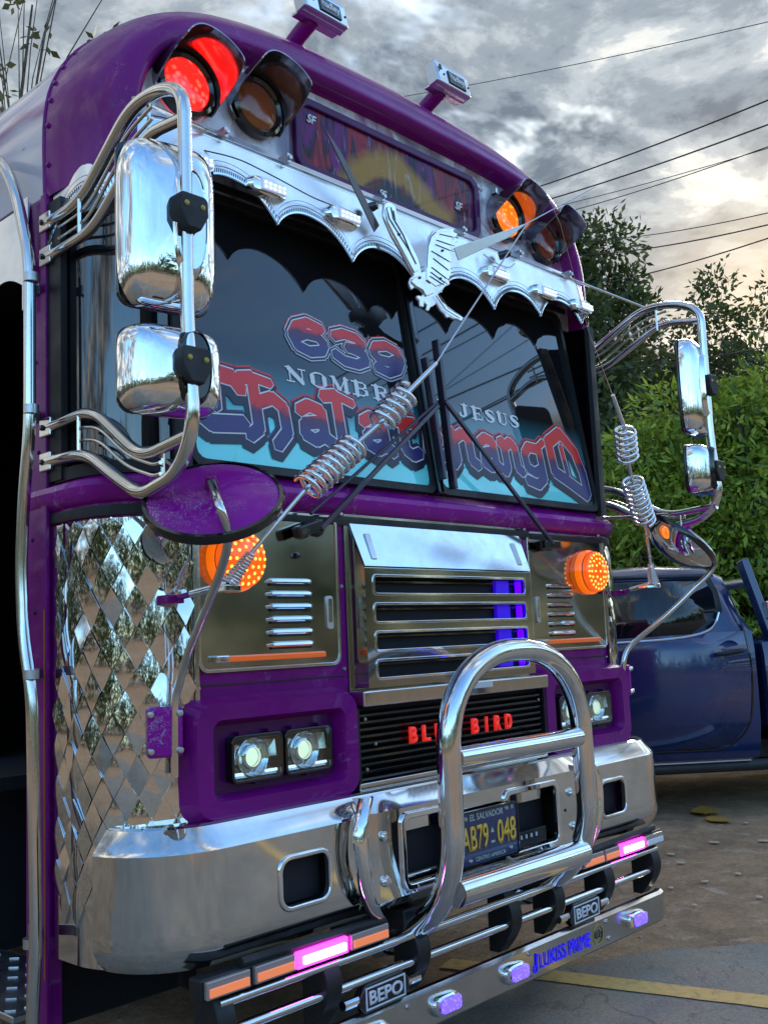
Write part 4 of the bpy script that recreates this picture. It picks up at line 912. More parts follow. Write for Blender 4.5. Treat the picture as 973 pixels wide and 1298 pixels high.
# ---- bull bar
bb = MB(); BY = -.285; BX = .345
lp = [(-BX, .02, .42), (-BX, -.12, .475), (-BX, -.235, .565), (-BX - .005, BY, .68), (-BX, BY, 1.245), (BX, BY, 1.245), (BX + .005, BY, .68), (BX, -.235, .565), (BX, -.12, .475), (BX, .02, .42)]
def var_fillet(pts, rs):
    pts = [Vector(p) for p in pts]; o = [pts[0]]
    for i in range(1, len(pts) - 1):
        a_, b_, c_ = pts[i - 1], pts[i], pts[i + 1]; d1, d2 = a_ - b_, c_ - b_; q = min(rs[i], d1.length * .49, d2.length * .49)
        if rs[i] > .2: q = min(rs[i], d1.length * .9, d2.length * .49)
        p0, p2_ = b_ + d1.normalized() * q, b_ + d2.normalized() * q
        for k in range(13):
            t = k / 12; o.append(p0 * (1 - t) ** 2 + b_ * 2 * t * (1 - t) + p2_ * t * t)
    return o + [pts[-1]]
leg_ = var_fillet([(-BX, .04, .40), (-BX, -.10, .455), (-BX, -.225, .545), (-BX - .004, BY, .68), (-BX, BY, .90), (-BX, BY, .96)], [0, .1, .1, .1, .03, 0])
arch_ = [Vector((-BX * math.copysign(abs(math.cos(a_)) ** .88, math.cos(a_)), BY, .965 + .292 * math.sin(a_) ** .88)) for a_ in [math.pi * k / 40 for k in range(1, 40)]]
bb.tube(leg_ + arch_ + [Vector((-p.x, p.y, p.z)) for p in reversed(leg_)], .036, 20)
bullbar = bb.build('bull_bar', M['tube_bright'], bus, smooth=60)
b2 = MB(); b2.tube([(-BX + .03, BY, .958), (BX - .03, BY, .958)], .032, 18); b2.build('upper_crossbar', M['tube_bright'], bullbar, smooth=60)
b2 = MB(); b2.tube([(-BX + .02, -.268, .585), (BX - .02, -.268, .585)], .040, 18); b2.build('lower_crossbar', M['tube_bright'], bullbar, smooth=60)
for sg in (-1, 1):
    b2 = MB(); b2.lathe([(.036, 0), (.05, .002), (.05, .012), (0, .014)], (sg * BX, -.02, .432), (0, .93, -.36), 18); b2.build('foot_flange', M['chrome'], bullbar)
    b2 = MB(); b2.box((sg * BX, -.04, .50), (.08, .16, .06)); b2.build('foot_bracket', M['iron'], bullbar, bevel=.006)

M['module_case'] = simple('module_case', (.42, .33, .30), .15, .3, coat=.8)
# ---- LED strip, rails, brackets and skirt under the bumper
b2 = MB(); b2.box((-.802, -.128, .508), (.64, .05, .052)); b2.box((.772, -.128, .508), (.58, .05, .052)); b2.box((-.02, .02, .50), (1.0, .06, .07)); gd = b2.build('lower_guard', M['iron'], bus, bevel=.006)
b2 = MB(); b2.tube([(-1.0, -.15, .545), (-.6, -.153, .540), (-.5, -.15, .535)], .012, 8); b2.build('rubber_lip', M['black'], gd)
b2 = MB(); b2.tube([(.48, -.15, .535), (.6, -.153, .540), (1.0, -.15, .548)], .012, 8); b2.build('rubber_lip', M['black'], gd)
for x0, x1, kind in ((-1.112, -.982, 'a'), (-.968, -.838, 'a'), (-.832, -.652, 'm'), (-.640, -.495, 'a'), (.490, .622, 'a'), (.628, .730, 'a'), (.736, .906, 'm'), (.916, 1.046, 'c')):
    xc, w_ = (x0 + x1) / 2, x1 - x0
    b2 = MB(); b2.box((xc, -.158, .508), (w_, .016, .042)); md = b2.build('light_module', {'a': M['module_case'], 'm': M['magenta_lit'], 'c': M['module_case']}[kind], gd, bevel=.004)
    b2 = MB(); b2.box((xc + (.004 if kind == 'm' else 0), -.167, .506 if kind == 'm' else .503), (w_ - (.03 if kind == 'm' else .012), .006, .020)); b2.build('led_row', {'a': M['amber_module'], 'm': M['magenta_core'], 'c': M['ink_white']}[kind], md, bevel=.002)
for z, r in ((.462, .0135), (.392, .0135)):
    b2 = MB(); b2.tube([(-1.06, -.135, z), (1.03, -.135, z)], r, 12); b2.build('guard_rail', M['tube_bright'], gd, smooth=60)
for x in (-1.05, -.70, -.345, .10, .345, .665, 1.0):
    K = 10; b2 = MB()
    pf = [(-.085 - .075 * math.sin(math.pi * (.15 + .8 * k / K)), .50 - .20 * k / K) for k in range(K + 1)]
    b2.prism([(x - .028, y, z) for y, z in pf] + [(x - .028, -.06, .30), (x - .028, -.06, .50)], (.056, 0, 0)); b2.build('guard_bracket', M['iron'], gd, bevel=.004)
for sg in (-1, 1):
    xc = sg * .505; b2 = MB()
    b2.plate([(xc - .10, .352), (xc - .075, .382), (xc + .07, .386), (xc + .098, .362), (xc + .098, .330), (xc + .07, .312), (xc - .08, .310), (xc - .10, .330)], -.152, .03); bp_ = b2.build('badge_block', M['gloss_black'], gd, bevel=.004)
    b2 = MB(); b2.ring([(xc - .078, .375), (xc + .078, .377), (xc + .078, .319), (xc - .078, .317)], [(xc - .074, .371), (xc + .074, .373), (xc + .074, .323), (xc - .074, .321)], -.1545, .004); b2.build('badge_frame', M['ink_white'], bp_)
    text_mesh('badge_lettering', 'BEPO', M['ink_white'], bp_, .036, (xc, -.1545, .347), width=.132, depth=.003, bold=.025)
    b2 = MB(); b2.tube([(xc - .15, -.137, .346), (xc + .15, -.137, .346)], .0135, 10); b2.build('badge_rail', M['tube_bright'], bp_)
# skirt
b2 = MB(); Kx = [-1.085, -1.06, 1.02, 1.06]; prs = [(-.118, .302), (-.140, .305), (-.150, .297), (-.150, .208), (-.142, .200)]
b2.grid(lambda i, j: (Kx[i], prs[j][0] + (.012 if i in (0, 3) else 0), prs[j][1] + (.012 if (i == 3 and j > 2) else 0)), 4, 5); skt = b2.build('skirt_plate', M['skirt'], gd, solid=.003, solid_off=1, smooth=25)
for x in (-.83, -.565, -.265, .073, .816):
    b2 = MB(); K = 22; o_ = Vector((x, -.150, .252))
    def fn(i, j):
        a_ = 2 * math.pi * i / K; e_ = [(1.0, 0), (1.0, .008), (.9, .018), (.72, .022)][j]; ca, sa = math.cos(a_), math.sin(a_)
        ca = math.copysign(abs(ca) ** .6, ca); sa = math.copysign(abs(sa) ** .75, sa); return o_ + Vector((ca * .062 * e_[0], -e_[1], sa * .031 * e_[0]))
    b2.grid(fn, K, 4, cu=True); sl_ = b2.build('skirt_lamp', M['chrome'], skt)
    b2 = MB(); b2.plate(rrect(x + .008, .252, .082, .040, .010, 4), -.180, .012); b2.build('lens', M['violet_lit'], sl_, bevel=.003)
for x, z in ((.158, .287), (.160, .224), (.625, .283), (.635, .224), (-.42, .284), (-.42, .226)):
    b2 = MB(); b2.lathe([(0, .008), (.007, .007), (.010, 0)], (x, -.150, z), (0, -1, 0), 10); b2.build('rivet', M['bolt'], skt)
text_mesh('skirt_lettering', 'LUKISS PRIME', M['glowing_blue_print'], skt, .046, (.365, -.1555, .250), width=.300, depth=.0015, bold=.0)
b2 = MB(); b2.tube([(.192, -.1555, .236), (.196, -.1555, .278), (.208, -.1555, .270)], .0035, 5); b2.lathe([(.006, 0), (.013, 0), (.013, .003), (.006, .003)], (.188, -.152, .232), (0, -1, 0), 16); b2.build('note_emblem', M['glowing_blue_print'], skt)
M['decal_gold'] = simple('decal_gold', (.45, .33, .05), .4)
b2 = MB(); b2.lathe([(.029, 0), (.033, 0), (.033, .002), (.029, .002)], (.566, -.1525, .254), (0, -1, 0), 28); em = b2.build('round_emblem', M['decal_gold'], skt)
text_mesh('emblem_lettering', '60', M['gloss_black'], em, .026, (.566, -.1555, .254), width=.044, depth=.001, bold=.03)

# ---- wipers
M['wiper'] = simple('wiper_dark', (.022, .010, .035), .4, coat=.3)
def wiper(piv, tip, blade_a, blade_b, sg):
    w_ = empty('wiper', bus); piv, tip = Vector(piv), Vector(tip)
    b2 = MB(); b2.lathe([(.020, 0), (.024, .02), (.018, .035), (0, .038)], piv + Vector((0, .02, 0)), (0, -1, 0), 16); b2.box(piv + Vector((sg * .035, .0, 0)), (.10, .035, .034), Matrix.Rotation(R_(18) * sg, 3, 'Y')); b2.build('pivot_housing', M['gloss_black'], w_, bevel=.006)
    b2 = MB(); b2.bar(piv + Vector((0, -.015, .0)), tip, .016, .012, (0, -1, 0)); b2.build('wiper_arm', M['wiper'], w_, bevel=.003)
    if sg:
        d_ = (tip - piv).normalized(); o_ = Vector((-d_.z, 0, d_.x)) * .045
        b2 = MB(); b2.tube([piv + o_ * 1.2 + Vector((0, -.01, 0)), tip + o_ * .25], .0055, 8); b2.build('parallel_arm', M['wiper'], w_)
    b2 = MB(); b2.bar(blade_a, blade_b, .016, .016, (0, -1, 0)); b2.build('blade', M['wiper'], w_, bevel=.003)
    b2 = MB(); b2.bar(Vector(blade_a) + Vector((0, .014, 0)), Vector(blade_b) + Vector((0, .014, 0)), .006, .02, (0, -1, 0)); b2.build('blade_rubber', M['black'], w_)
wiper((-.60, -.045, 1.632), (-.012, -.035, 2.085), (-.046, -.02, 2.25), (-.012, -.045, 1.83), -1)
wiper((.585, -.045, 1.632), (.006, -.05, 2.10), (.006, -.03, 2.32), (.030, -.055, 1.80), 0)

# ---- mirror frames, mirrors, antennas, round mirrors: the same on both sides
def mx_(p, sg): return Vector((p[0] * -sg, p[1], p[2]))          # points are surveyed on the kerb side (x < 0)
def flat_tube(pts, r): return pts
def superdome(o_, w_, h_, dep, ex, ez, n_, e=.42, K=40, rings=((1, 0), (1, .25), (.95, .55), (.82, .8), (.6, .93), (.3, .99), (0, 1))):
    b2 = MB()
    def fn(i, j):
        a_ = 2 * math.pi * i / K; ca, sa = math.cos(a_), math.sin(a_)
        ca = math.copysign(abs(ca) ** e, ca); sa = math.copysign(abs(sa) ** e, sa); s_, d_ = rings[j]
        return o_ + ex * (ca * w_ / 2 * s_) + ez * (sa * h_ / 2 * s_) + n_ * (dep * d_)
    b2.grid(fn, K, len(rings), cu=True); return b2
def mirrors(sg):
    fr = empty('mirror_frame', bus); X = lambda p: mx_(p, sg)
    up = [(-1.236, .345, 2.512), (-1.238, .30, 2.508), (-1.249, .132, 2.505), (-1.268, -.133, 2.650), (-1.277, -.275, 2.640), (-1.286, -.385, 2.585), (-1.286, -.380, 2.05), (-1.287, -.398, 1.79), (-1.281, -.33, 1.695), (-1.270, -.165, 1.668), (-1.263, -.07, 1.712), (-1.250, .115, 1.815), (-1.238, .28, 1.826), (-1.236, .345, 1.826)]
    if sg > 0: up = [(p[0], p[1], p[2] + (.02 if i < 6 else .045 if 8 <= i <= 11 else .03)) for i, p in enumerate(up)]
    b2 = MB(); b2.tube([X(p) for p in fillet(up, .075, 7)], .0165, 14); b2.build('frame_tube', M['tube'], fr, smooth=60)
    dz = .04 if sg > 0 else 0
    b2 = MB(); b2.tube([X(p) for p in fillet([(-1.236, .345, 2.412 + dz), (-1.238, .30, 2.410 + dz), (-1.253, .07, 2.402 + dz), (-1.263, -.068, 2.472 + dz), (-1.273, -.208, 2.548 + dz), (-1.284, -.375, 2.520 + dz)], .07, 6)], .0145, 12); b2.build('brace_tube', M['tube'], fr, smooth=60)
    dz2 = .0 if sg < 0 else .01
    b2 = MB(); b2.tube([X(p) for p in fillet([(-1.236, .345, 1.922), (-1.238, .29, 1.922), (-1.250, .128, 1.924), (-1.256, .045, 1.90), (-1.270, -.167, 1.757 + dz2), (-1.284, -.385, 1.775 + dz2)], .07, 6)], .0145, 12); b2.build('brace_tube', M['tube'], fr, smooth=60)
    for q in (.33, .66):
        P = [(-1.238 - .002, .27, 2.508 - .098 * q), (-1.25, .10, 2.506 - .10 * q), (-1.266, -.11, 2.62 - .10 * q + .004), (-1.274, -.24, 2.642 - .095 * q)]
        b2 = MB(); b2.tube([X((p[0], p[1], p[2] + (.025 if sg > 0 else 0))) for p in fillet(P, .06, 5)], .0048, 7); b2.build('thin_rod', M['tube'], fr, smooth=60)
        P = [(-1.247, .16, 1.924 - .10 * q), (-1.255, .05, 1.905 - .10 * q), (-1.266, -.10, 1.80 - .085 * q), (-1.273, -.22, 1.758 - .08 * q), (-1.275, -.25, 1.758 - .08 * q)]
        b2 = MB(); b2.tube([X((p[0], p[1], p[2] + (.02 if sg > 0 else 0))) for p in fillet(P, .06, 5)], .0048, 7); b2.build('thin_rod', M['tube'], fr, smooth=60)
    for y, z0, z1 in ((.13, 2.40, 2.505), (-.20, 2.545, 2.645), (.14, 1.815, 1.924), (-.235, 1.675, 1.762)):
        b2 = MB(); b2.tube([X((-1.258, y, z0 + .01)), X((-1.258, y, z1))], .005, 7); b2.build('rod_spacer', M['tube'], fr)
    for z in (2.512, 2.412 + dz, 1.922, 1.826):
        b2 = MB(); b2.box(X((-1.243, .335, z)), (.014, .06, .052)); tb = b2.build('mount_tab', M['tube'], fr, bevel=.004)
        b2 = MB(); b2.lathe([(0, .008), (.007, .007), (.009, 0)], X((-1.25, .345, z)), (sg, 0, 0), 10); b2.build('bolt', M['gloss_black'], tb)
    ex, ez, nn = Vector((1, .0, 0)), Vector((0, 0, 1)), Vector((0, -1, 0))
    rot = Matrix.Rotation(R_(10) * sg, 3, 'Z'); ex, nn = rot @ ex, rot @ nn
    for zc, h_, w_, dp, oz in ((2.272, .405, .232, .075, 1), (1.928, .205, .236, .085, 0)):
        o_ = X((-1.292, -.305, zc + (.012 if sg > 0 else 0)))
        mh = superdome(o_, w_, h_, dp, ex, ez, nn).build('mirror_housing', M['mirror_chrome'], fr, smooth=60)
        b2 = MB(); b2.prism([o_ - nn * .004 + ex * a_ + ez * b_ for a_, b_ in rrect(0, 0, w_ * .98, h_ * .98, .035)], -nn * .012); b2.build('mirror_glass', M['gloss_black'], mh, bevel=.004)
        # raised oval boss behind the post
        ob = o_ + nn * (dp * .86) + ex * (.030 if sg < 0 else -.030)
        superdome(ob, .088, h_ * (.68 if oz else .86), .026, ex, ez, nn, .8, 30, ((1, 0), (.97, .4), (.86, .8), (.84, .62), (0, .66))).build('oval_boss', M['gloss_black'] if not oz else M['mirror_chrome'], mh, smooth=40)
        pc = X((-1.286, -.392, zc + (.012 if oz else .0)))
        b2 = MB(); b2.plate([(pc.x + a_, pc.z + b_) for a_, b_ in ((-.040, .030), (-.030, .038), (.030, .038), (.040, .030), (.040, -.008), (.018, -.046), (-.018, -.046), (-.040, -.008))], pc.y - .026, .056); cl = b2.build('clamp', M['black'], mh, bevel=.007, seg=3)
        for dx in (-.022, .022):
            b2 = MB(); b2.lathe([(0, .004), (.004, .004), (.007, 0)], (pc.x + dx, pc.y - .027, pc.z + .010), (0, -1, 0), 10); b2.build('clamp_screw', M['decal_gold'], cl)
    # stay rod from the roof cap to the frame, low rod to the sill
    b2 = MB(); b2.tube([X((-.82, .06, 2.80)), X((-1.269, -.150, 2.67))], .0055, 8); b2.build('stay_rod', M['tube'], fr)
    b2 = MB(); b2.tube([X((-.93, -.035, 1.755)), X((-1.10, -.05, 1.765)), X((-1.272, -.20, 1.772))], .0065, 8); b2.build('stay_rod', M['tube'], fr)

    # round convex mirror on its bent arm
    fN = Vector((.455 * (-1 if sg > 0 else 1), .465, -.76)).normalized(); c_ = X((-1.152, -.283, 1.655)); r = .165
    b2 = MB(); b2.lathe([(0, -.030), (r * .5, -.024), (r * .85, -.008), (r * .97, .004)], c_, fN, 40); rm = b2.build('round_mirror', M['purple_scratched'], bus, smooth=60)
    b2 = MB(); b2.lathe([(r * .95, -.002), (r, -.001), (r * 1.02, .010), (r, .022), (r * .93, .020)], c_, fN, 40); b2.build('mirror_rim', M['gloss_black'], rm, smooth=60)
    b2 = MB(); b2.lathe([(r * .96, .018), (r * .8, .045), (r * .55, .070), (r * .28, .084), (0, .088)], c_, fN, 36); b2.build('convex_glass', M['mirror_chrome'], rm, smooth=60)
    cb = c_ - fN * .032
    b2 = MB(); b2.lathe([(0, -.03), (.012, -.028), (.016, -.01), (.020, .006)], cb, fN, 14); b2.build('centre_boss', M['purple'], rm)
    if sg < 0: arm = [cb - fN * .015, at(278, 640, y=-.40), at(289, 680, y=-.385), at(281, 720, y=-.32), at(262, 770, y=-.22), at(238, 830, y=-.10), at(228, 865, y=-.055), at(222, 895, y=-.035), at(222, 985, y=-.035)]
    else: arm = [cb - fN * .015, at(898, 697, y=-.40), at(904, 718, y=-.36), at(880, 745, y=-.30), at(842, 782, y=-.20), at(800, 818, y=-.07), at(790, 840, y=-.045), at(790, 870, y=-.035), at(792, 895, y=-.035)]
    b2 = MB(); b2.tube(smoothline(arm, 60), .0105, 12); b2.build('mirror_arm', M['tube'], rm, smooth=60)
    p, n_ = path(sg * 1.10, off=.035); b2 = MB(); T = Matrix.Rotation(math.atan2(n_.x, -n_.y), 3, 'Z'); b2.box(p + Vector((0, 0, 1.10)), (.088, .045, .125), T); br = b2.build('arm_bracket', M['purple_scratched'], rm, bevel=.008)
    for dx in (-.036, .036):
        for dz_ in (-.045, .045):
            q = p + T @ Vector((dx, -.024, dz_)) + Vector((0, 0, 1.10)); b2 = MB(); b2.lathe([(0, .01), (.007, .009), (.009, 0)], q, n_, 10); b2.build('bolt', M['bolt'], br)

    # spring antenna on an outrigger
    K = [(-1.094, -.02, 1.440), (-1.051, -.205, 1.466), (-.997, -.227, 1.542), (-.862, -.292, 1.709), (-.715, -.333, 1.834), (-.65, -.36, 1.893), (-.571, -.4, 1.985), (-.472, -.42, 2.077)]
    if sg > 0: K = [(-1.094, -.02, 1.455), (-1.051, -.205, 1.482), (-.999, -.227, 1.556), (-.862, -.292, 1.708), (-.715, -.333, 1.848), (-.65, -.36, 1.912), (-.571, -.4, 2.012), (-.472, -.42, 2.115)]
    else: K = [(p[0], p[1], p[2] - .01) for p in K]
    K = [X(p) for p in K]; an = empty('spring_antenna', bus)
    b2 = MB(); b2.tube([K[0], K[0].lerp(K[1], .9)], .008, 10); b2.box(K[0], (.05, .05, .022)); b2.build('outrigger', M['purple'], an, bevel=.004)
    b2 = MB(); b2.tube([K[0].lerp(K[1], .35), K[1]], .010, 10); b2.box(K[1] - Vector((0, 0, .01)), (.05, .035, .018)); b2.box(K[1] + Vector((0, .035, -.012)), (.02, .06, .012)); b2.build('clamp_foot', M['chrome'], an, bevel=.004)
    b2 = MB(); b2.tube(coil(K[1], K[2], .019, 11, .003, 14, .009), .0035, 7); b2.build('base_spring', M['tube_bright'], an, smooth=60)
    b2 = MB(); b2.lathe([(.018, 0), (.018, .014), (.010, .018)], K[1], (K[2] - K[1]), 14); b2.build('base_ferrule', M['chrome'], an)
    b2 = MB(); b2.tube([K[2], K[3], K[4], K[5], K[6], K[7]], [.006, .006, .0075, .0075, .0085, .0065], 10); b2.build('rod', M['tube_bright'], an, smooth=60)
    b2 = MB(); b2.tube(coil(K[3], K[4], .037, 9, .004, 18), .0066, 8); b2.build('coil', M['chrome'], an, smooth=60)
    b2 = MB(); b2.tube(coil(K[5], K[6], .035, 5.5, .004, 18), .0066, 8); b2.build('coil', M['chrome'], an, smooth=60)
    tip = [at(668, 283, y=-.56), at(755, 236, y=-.72)] if sg < 0 else [at(745, 418, y=-.50), at(710, 285, y=-.62), at(700, 262, y=-.64)]
    b2 = MB(); b2.tube([K[7]] + tip, [.0032] + [.0022] * (len(tip) - 1) + [.0015] if sg < 0 else [.0016] + [.0010] * len(tip), 7); b2.build('whip', M['tube_bright'], an)
mirrors(-1); mirrors(1)

# ---- grab rail on the door post
rl = [at(-40, 190, x=-1.30), at(2, 203, x=-1.30), at(20, 240, x=-1.30), at(38, 330, x=-1.30), at(38, 545, x=-1.30), at(31, 625, x=-1.30), at(27, 720, x=-1.30), at(30, 805, x=-1.30), at(41, 880, x=-1.30), at(46, 1190, x=-1.30), at(40, 1330, x=-1.30)]
b2 = MB(); b2.tube(fillet(rl, .07, 6), .0165, 16); rail = b2.build('grab_rail', M['tube'], bus, smooth=60)
for v_ in (352, 519, 855, 1195):
    p = at(40, v_, x=-1.30); b2 = MB()
    b2.lathe([(.0172, -.012), (.0205, -.012), (.0205, .012), (.0172, .012)], p, (0, 0, 1), 18)
    b2.bar(p + Vector((.0, -.018, 0)), (-1.246, p.y - .02 + .10, p.z), .004, .026, (0, 0, 1)); b2.box((-1.244, p.y + .09, p.z), (.005, .06, .028))
    cl = b2.build('rail_clamp', M['alu'], rail)
    b2 = MB(); b2.lathe([(0, .008), (.006, .007), (.008, 0)], (-1.247, p.y + .10, p.z), (-1, 0, 0), 8); b2.build('bolt', M['bolt'], cl)
# ================================================================== PICKUP behind the bus
M['navy'] = simple('navy_paint', (.010, .028, .11), .25, coat=1.0, var=.12, vs_=2)
M['truck_plastic'] = simple('truck_plastic', (.02, .021, .023), .55, var=.3)
M['truck_glass'] = simple('truck_glass', (.006, .008, .009), .05, ior=1.6)
HX, HY = 4.98, 1.71
truck = empty('pickup_truck', None, (HX, HY, 0), math.atan2(.69, -.72), label='dark blue double cab pickup parked behind the bus bumper', category='pickup')
truck.scale = (1, 1, 1.035)
def body_y(z): 
    K = [(.36, .84), (.45, .89), (.60, .925), (.85, .935), (1.0, .932), (1.10, .925), (1.22, .900), (1.30, .872), (1.45, .812), (1.58, .752), (1.66, .690)]
    for (a_, b_), (c_, d_) in zip(K, K[1:]):
        if z <= c_: return b_ + (d_ - b_) * max(0, (z - a_) / (c_ - a_))
    return K[-1][1]
def side_patch(poly, off, name, mat_, parent, sg=1, th=.004):
    b2 = MB(); b2.add([(x, sg * (body_y(z) + off), z) for x, z in poly], [tuple(range(len(poly)))]); 
    me = bpy.data.meshes.new('t'); bm = bmesh.new(); vv = [bm.verts.new(p) for p in b2.v]; bm.faces.new(vv)
    for zq in (.45, .6, .85, 1.0, 1.1, 1.22, 1.3, 1.45, 1.58):
        bmesh.ops.bisect_plane(bm, geom=bm.verts[:] + bm.edges[:] + bm.faces[:], plane_co=(0, 0, zq), plane_no=(0, 0, 1))
    for v in bm.verts: v.co.y = sg * (body_y(v.co.z) + off)
    bm.to_mesh(me); bm.free(); me.materials.append(mat_); me.name = name
    me.polygons.foreach_set('use_smooth', [True] * len(me.polygons)); o = bpy.data.objects.new(name, me); COL.objects.link(o); o.parent = parent
    q = o.modifiers.new('thick', 'SOLIDIFY'); q.thickness = th; q.offset = -1 if sg > 0 else 1
    return o
zsec = [.36, .45, .60, .85, 1.0, 1.1, 1.22]
def body_ring(x, top):
    zs_ = [z for z in zsec if z < top] + [top]
    L_ = [(body_y(z), z) for z in zs_]; return [(x, y, z) for y, z in L_] + [(x, y * .5, top + .03) for y in (L_[-1][0],)] + [(x, 0, top + .04)] + [(x, -y * .5, top + .03) for y in (L_[-1][0],)] + [(x, -y, z) for y, z in reversed(L_)]
b2 = MB(); Xs = [(-.18, 1.22), (.4, 1.22), (1.6, 1.2), (1.95, 1.12), (2.7, 1.06), (3.2, .98), (3.35, .8)]
rg = []
for x, tp in Xs:
    r_ = body_ring(x, 1.22); f = tp / 1.22; rg.append([(px_, y * (1 if x < 3 else .93 if x < 3.3 else .85), .36 + (z - .36) * (tp - .36) / .86) for px_, y, z in r_])
n_ = len(rg[0]); b2.grid(lambda i, j: rg[i][j], len(rg), n_); b2.add(rg[0], [tuple(range(n_))]); b2.add(rg[-1], [tuple(range(n_))]); tbody = b2.build('body', M['navy'], truck, smooth=40)
# cab
b2 = MB(); zc_ = [1.20, 1.30, 1.45, 1.58, 1.66]
def cabring(x, zt_):
    k = (zt_ - 1.2) / .46; L_ = [(body_y(z), 1.2 + (z - 1.2) * k) for z in zc_]; return [(x, y - .004, z) for y, z in L_] + [(x, .55, zt_ + .045 * k), (x, 0, zt_ + .06 * k), (x, -.55, zt_ + .045 * k)] + [(x, -y + .004, z) for y, z in reversed(L_)]
cs_ = [cabring(-.20, 1.22), cabring(-.08, 1.60), cabring(.03, 1.655), cabring(.5, 1.665), cabring(.95, 1.65), cabring(1.25, 1.58), cabring(1.9, 1.21)]
b2.grid(lambda i, j: cs_[i][j], len(cs_), len(cs_[0])); b2.build('cab', M['navy'], truck, smooth=50)
for sg in (1, -1):
    rd = side_patch([(-.115, 1.22), (-.135, .95), (-.10, .62), (.02, .47), (.16, .44), (.86, .44), (.86, 1.2)], .006, 'rear_door', M['navy'], truck, sg, .006)
    fd = side_patch([(.868, .44), (.868, 1.2), (1.85, 1.18), (1.88, .8), (1.85, .44)], .006, 'front_door', M['navy'], truck, sg, .006)
    side_patch([(.045, 1.335), (.10, 1.26), (.25, 1.215), (.50, 1.195), (.83, 1.19), (.83, 1.60), (.085, 1.60), (.04, 1.50)], .004, 'side_glass', M['truck_glass'], rd, sg)
    side_patch([(.0, 1.36), (.045, 1.335), (.10, 1.26), (.085, 1.62), (.03, 1.60), (.0, 1.5)], .0035, 'quarter_trim', M['truck_plastic'], rd, sg)
    side_patch([(.90, 1.19), (1.70, 1.175), (1.30, 1.56), (.90, 1.60)], .004, 'side_glass', M['truck_glass'], fd, sg)
    b2 = MB(); gp_ = smoothline([(-.08, 1.50), (-.105, 1.35), (-.125, 1.22), (-.143, .95), (-.108, .62), (.015, .462), (.16, .432), (.5, .432), (.865, .432)], 50); b2.tube([(p.x, sg * (body_y(p.y) + .0015), p.y) for p in gp_], .007, 6); b2.build('door_gap', M['gloss_black'], rd)
    b2 = MB(); b2.tube([(.864, sg * (body_y(z) + .004), z) for z in (.44, .6, .85, 1.0, 1.1, 1.2)], .006, 6); b2.build('door_gap', M['gloss_black'], rd)
    side_patch([(.0, 1.61), (.9, 1.625), (1.25, 1.57), (1.25, 1.585), (.9, 1.645), (.0, 1.63)], .006, 'roof_seam', M['truck_plastic'], rd, sg)
    b2 = MB(); bl_ = smoothline([(.03, 1.355), (.10, 1.252), (.25, 1.203), (.50, 1.183), (.85, 1.176)], 20); b2.tube([(p.x, sg * (body_y(p.y) + .008), p.y) for p in bl_], .0085, 8); b2.build('belt_strip', M['chrome'], rd)
    b2 = MB(); b2.lathe([(.0, -.016), (.05, -.014), (.078, -.004), (.082, .002)], (.0, sg * (body_y(1.08) + .003), 1.08), (0, sg, 0), 24); b2.build('handle_cup', M['truck_plastic'], rd)
    b2 = MB(); b2.tube(fillet([(-.085, sg * .945, 1.088), (-.05, sg * .972, 1.085), (.06, sg * .972, 1.075), (.10, sg * .945, 1.07)], .02), .014, 10); b2.build('door_handle', M['truck_plastic'], rd)
    b2 = MB(); b2.tube([(-.27, sg * .965, .335), (-.15, sg * .975, .33), (1.8, sg * .975, .33), (1.92, sg * .96, .34)], .038, 12); st_ = b2.build('side_step', M['truck_plastic'], truck)
    b2 = MB(); b2.box((.9, sg * .99, .368), (1.9, .06, .008)); b2.build('step_tread', M['alu'], st_)
    for x in (2.55, -1.12):
        w_ = empty('wheel', truck); b2 = MB(); b2.lathe([(.22, -.11), (.35, -.12), (.38, -.08), (.38, .08), (.35, .12), (.22, .11)], (x, sg * .80, .38), (0, 1, 0), 32); b2.build('tyre', M['black'], w_)
        b2 = MB(); b2.lathe([(0, .06), (.06, .07), (.2, .09), (.225, .11), (.22, 0)], (x, sg * .80, .38), (0, sg, 0), 24); b2.build('rim', M['alu'], w_)
# bed
b2 = MB()
for sg in (1, -1):
    Kb = [(.45, .90), (.62, .93), (.85, .94), (1.05, .93), (1.14, .90), (1.15, .84)]
    b2.grid(lambda i, j: ((-.245, -.72, -1.80)[i], sg * Kb[j][1], Kb[j][0]), 3, 6)
b2.box((-1.80, 0, .80), (.05, 1.8, .66)); b2.box((-1.0, 0, .62), (1.5, 1.7, .04)); b2.box((-.26, 0, .85), (.03, 1.76, .56)); b2.build('cargo_bed', M['navy'], truck, smooth=40)
rb = empty('roll_bar', truck)
for sg in (1, -1):
    b2 = MB(); b2.bar((-.36, sg * .82, 1.13), (-.22, sg * .74, 1.72), .11, .06, (1, 0, 0)); b2.build('upright', M['navy'], rb, bevel=.012)
    b2 = MB(); b2.bar((-.34, sg * .86, 1.30), (-.33, sg * .86, 1.42), .05, .04, (1, 0, 0)); b2.build('clamp', M['chrome'], rb, bevel=.008)
b2 = MB(); b2.tube([(-.27, -.76, 1.56), (-.27, .76, 1.56)], .035, 12); b2.build('crossbar', M['alu'], rb)
for sg in (1, -1):
    b2 = MB(); b2.box((3.30, sg * .62, .88), (.12, .36, .14)); b2.build('headlight', M['truck_glass'], truck, bevel=.03)
    b2 = MB(); b2.box((-1.82, sg * .86, .95), (.05, .12, .3)); b2.build('tail_light', M['red_off'], truck, bevel=.02)
b2 = MB(); b2.box((3.38, 0, .58), (.12, 1.7, .22)); b2.build('bumper', M['truck_plastic'], truck, bevel=.04)
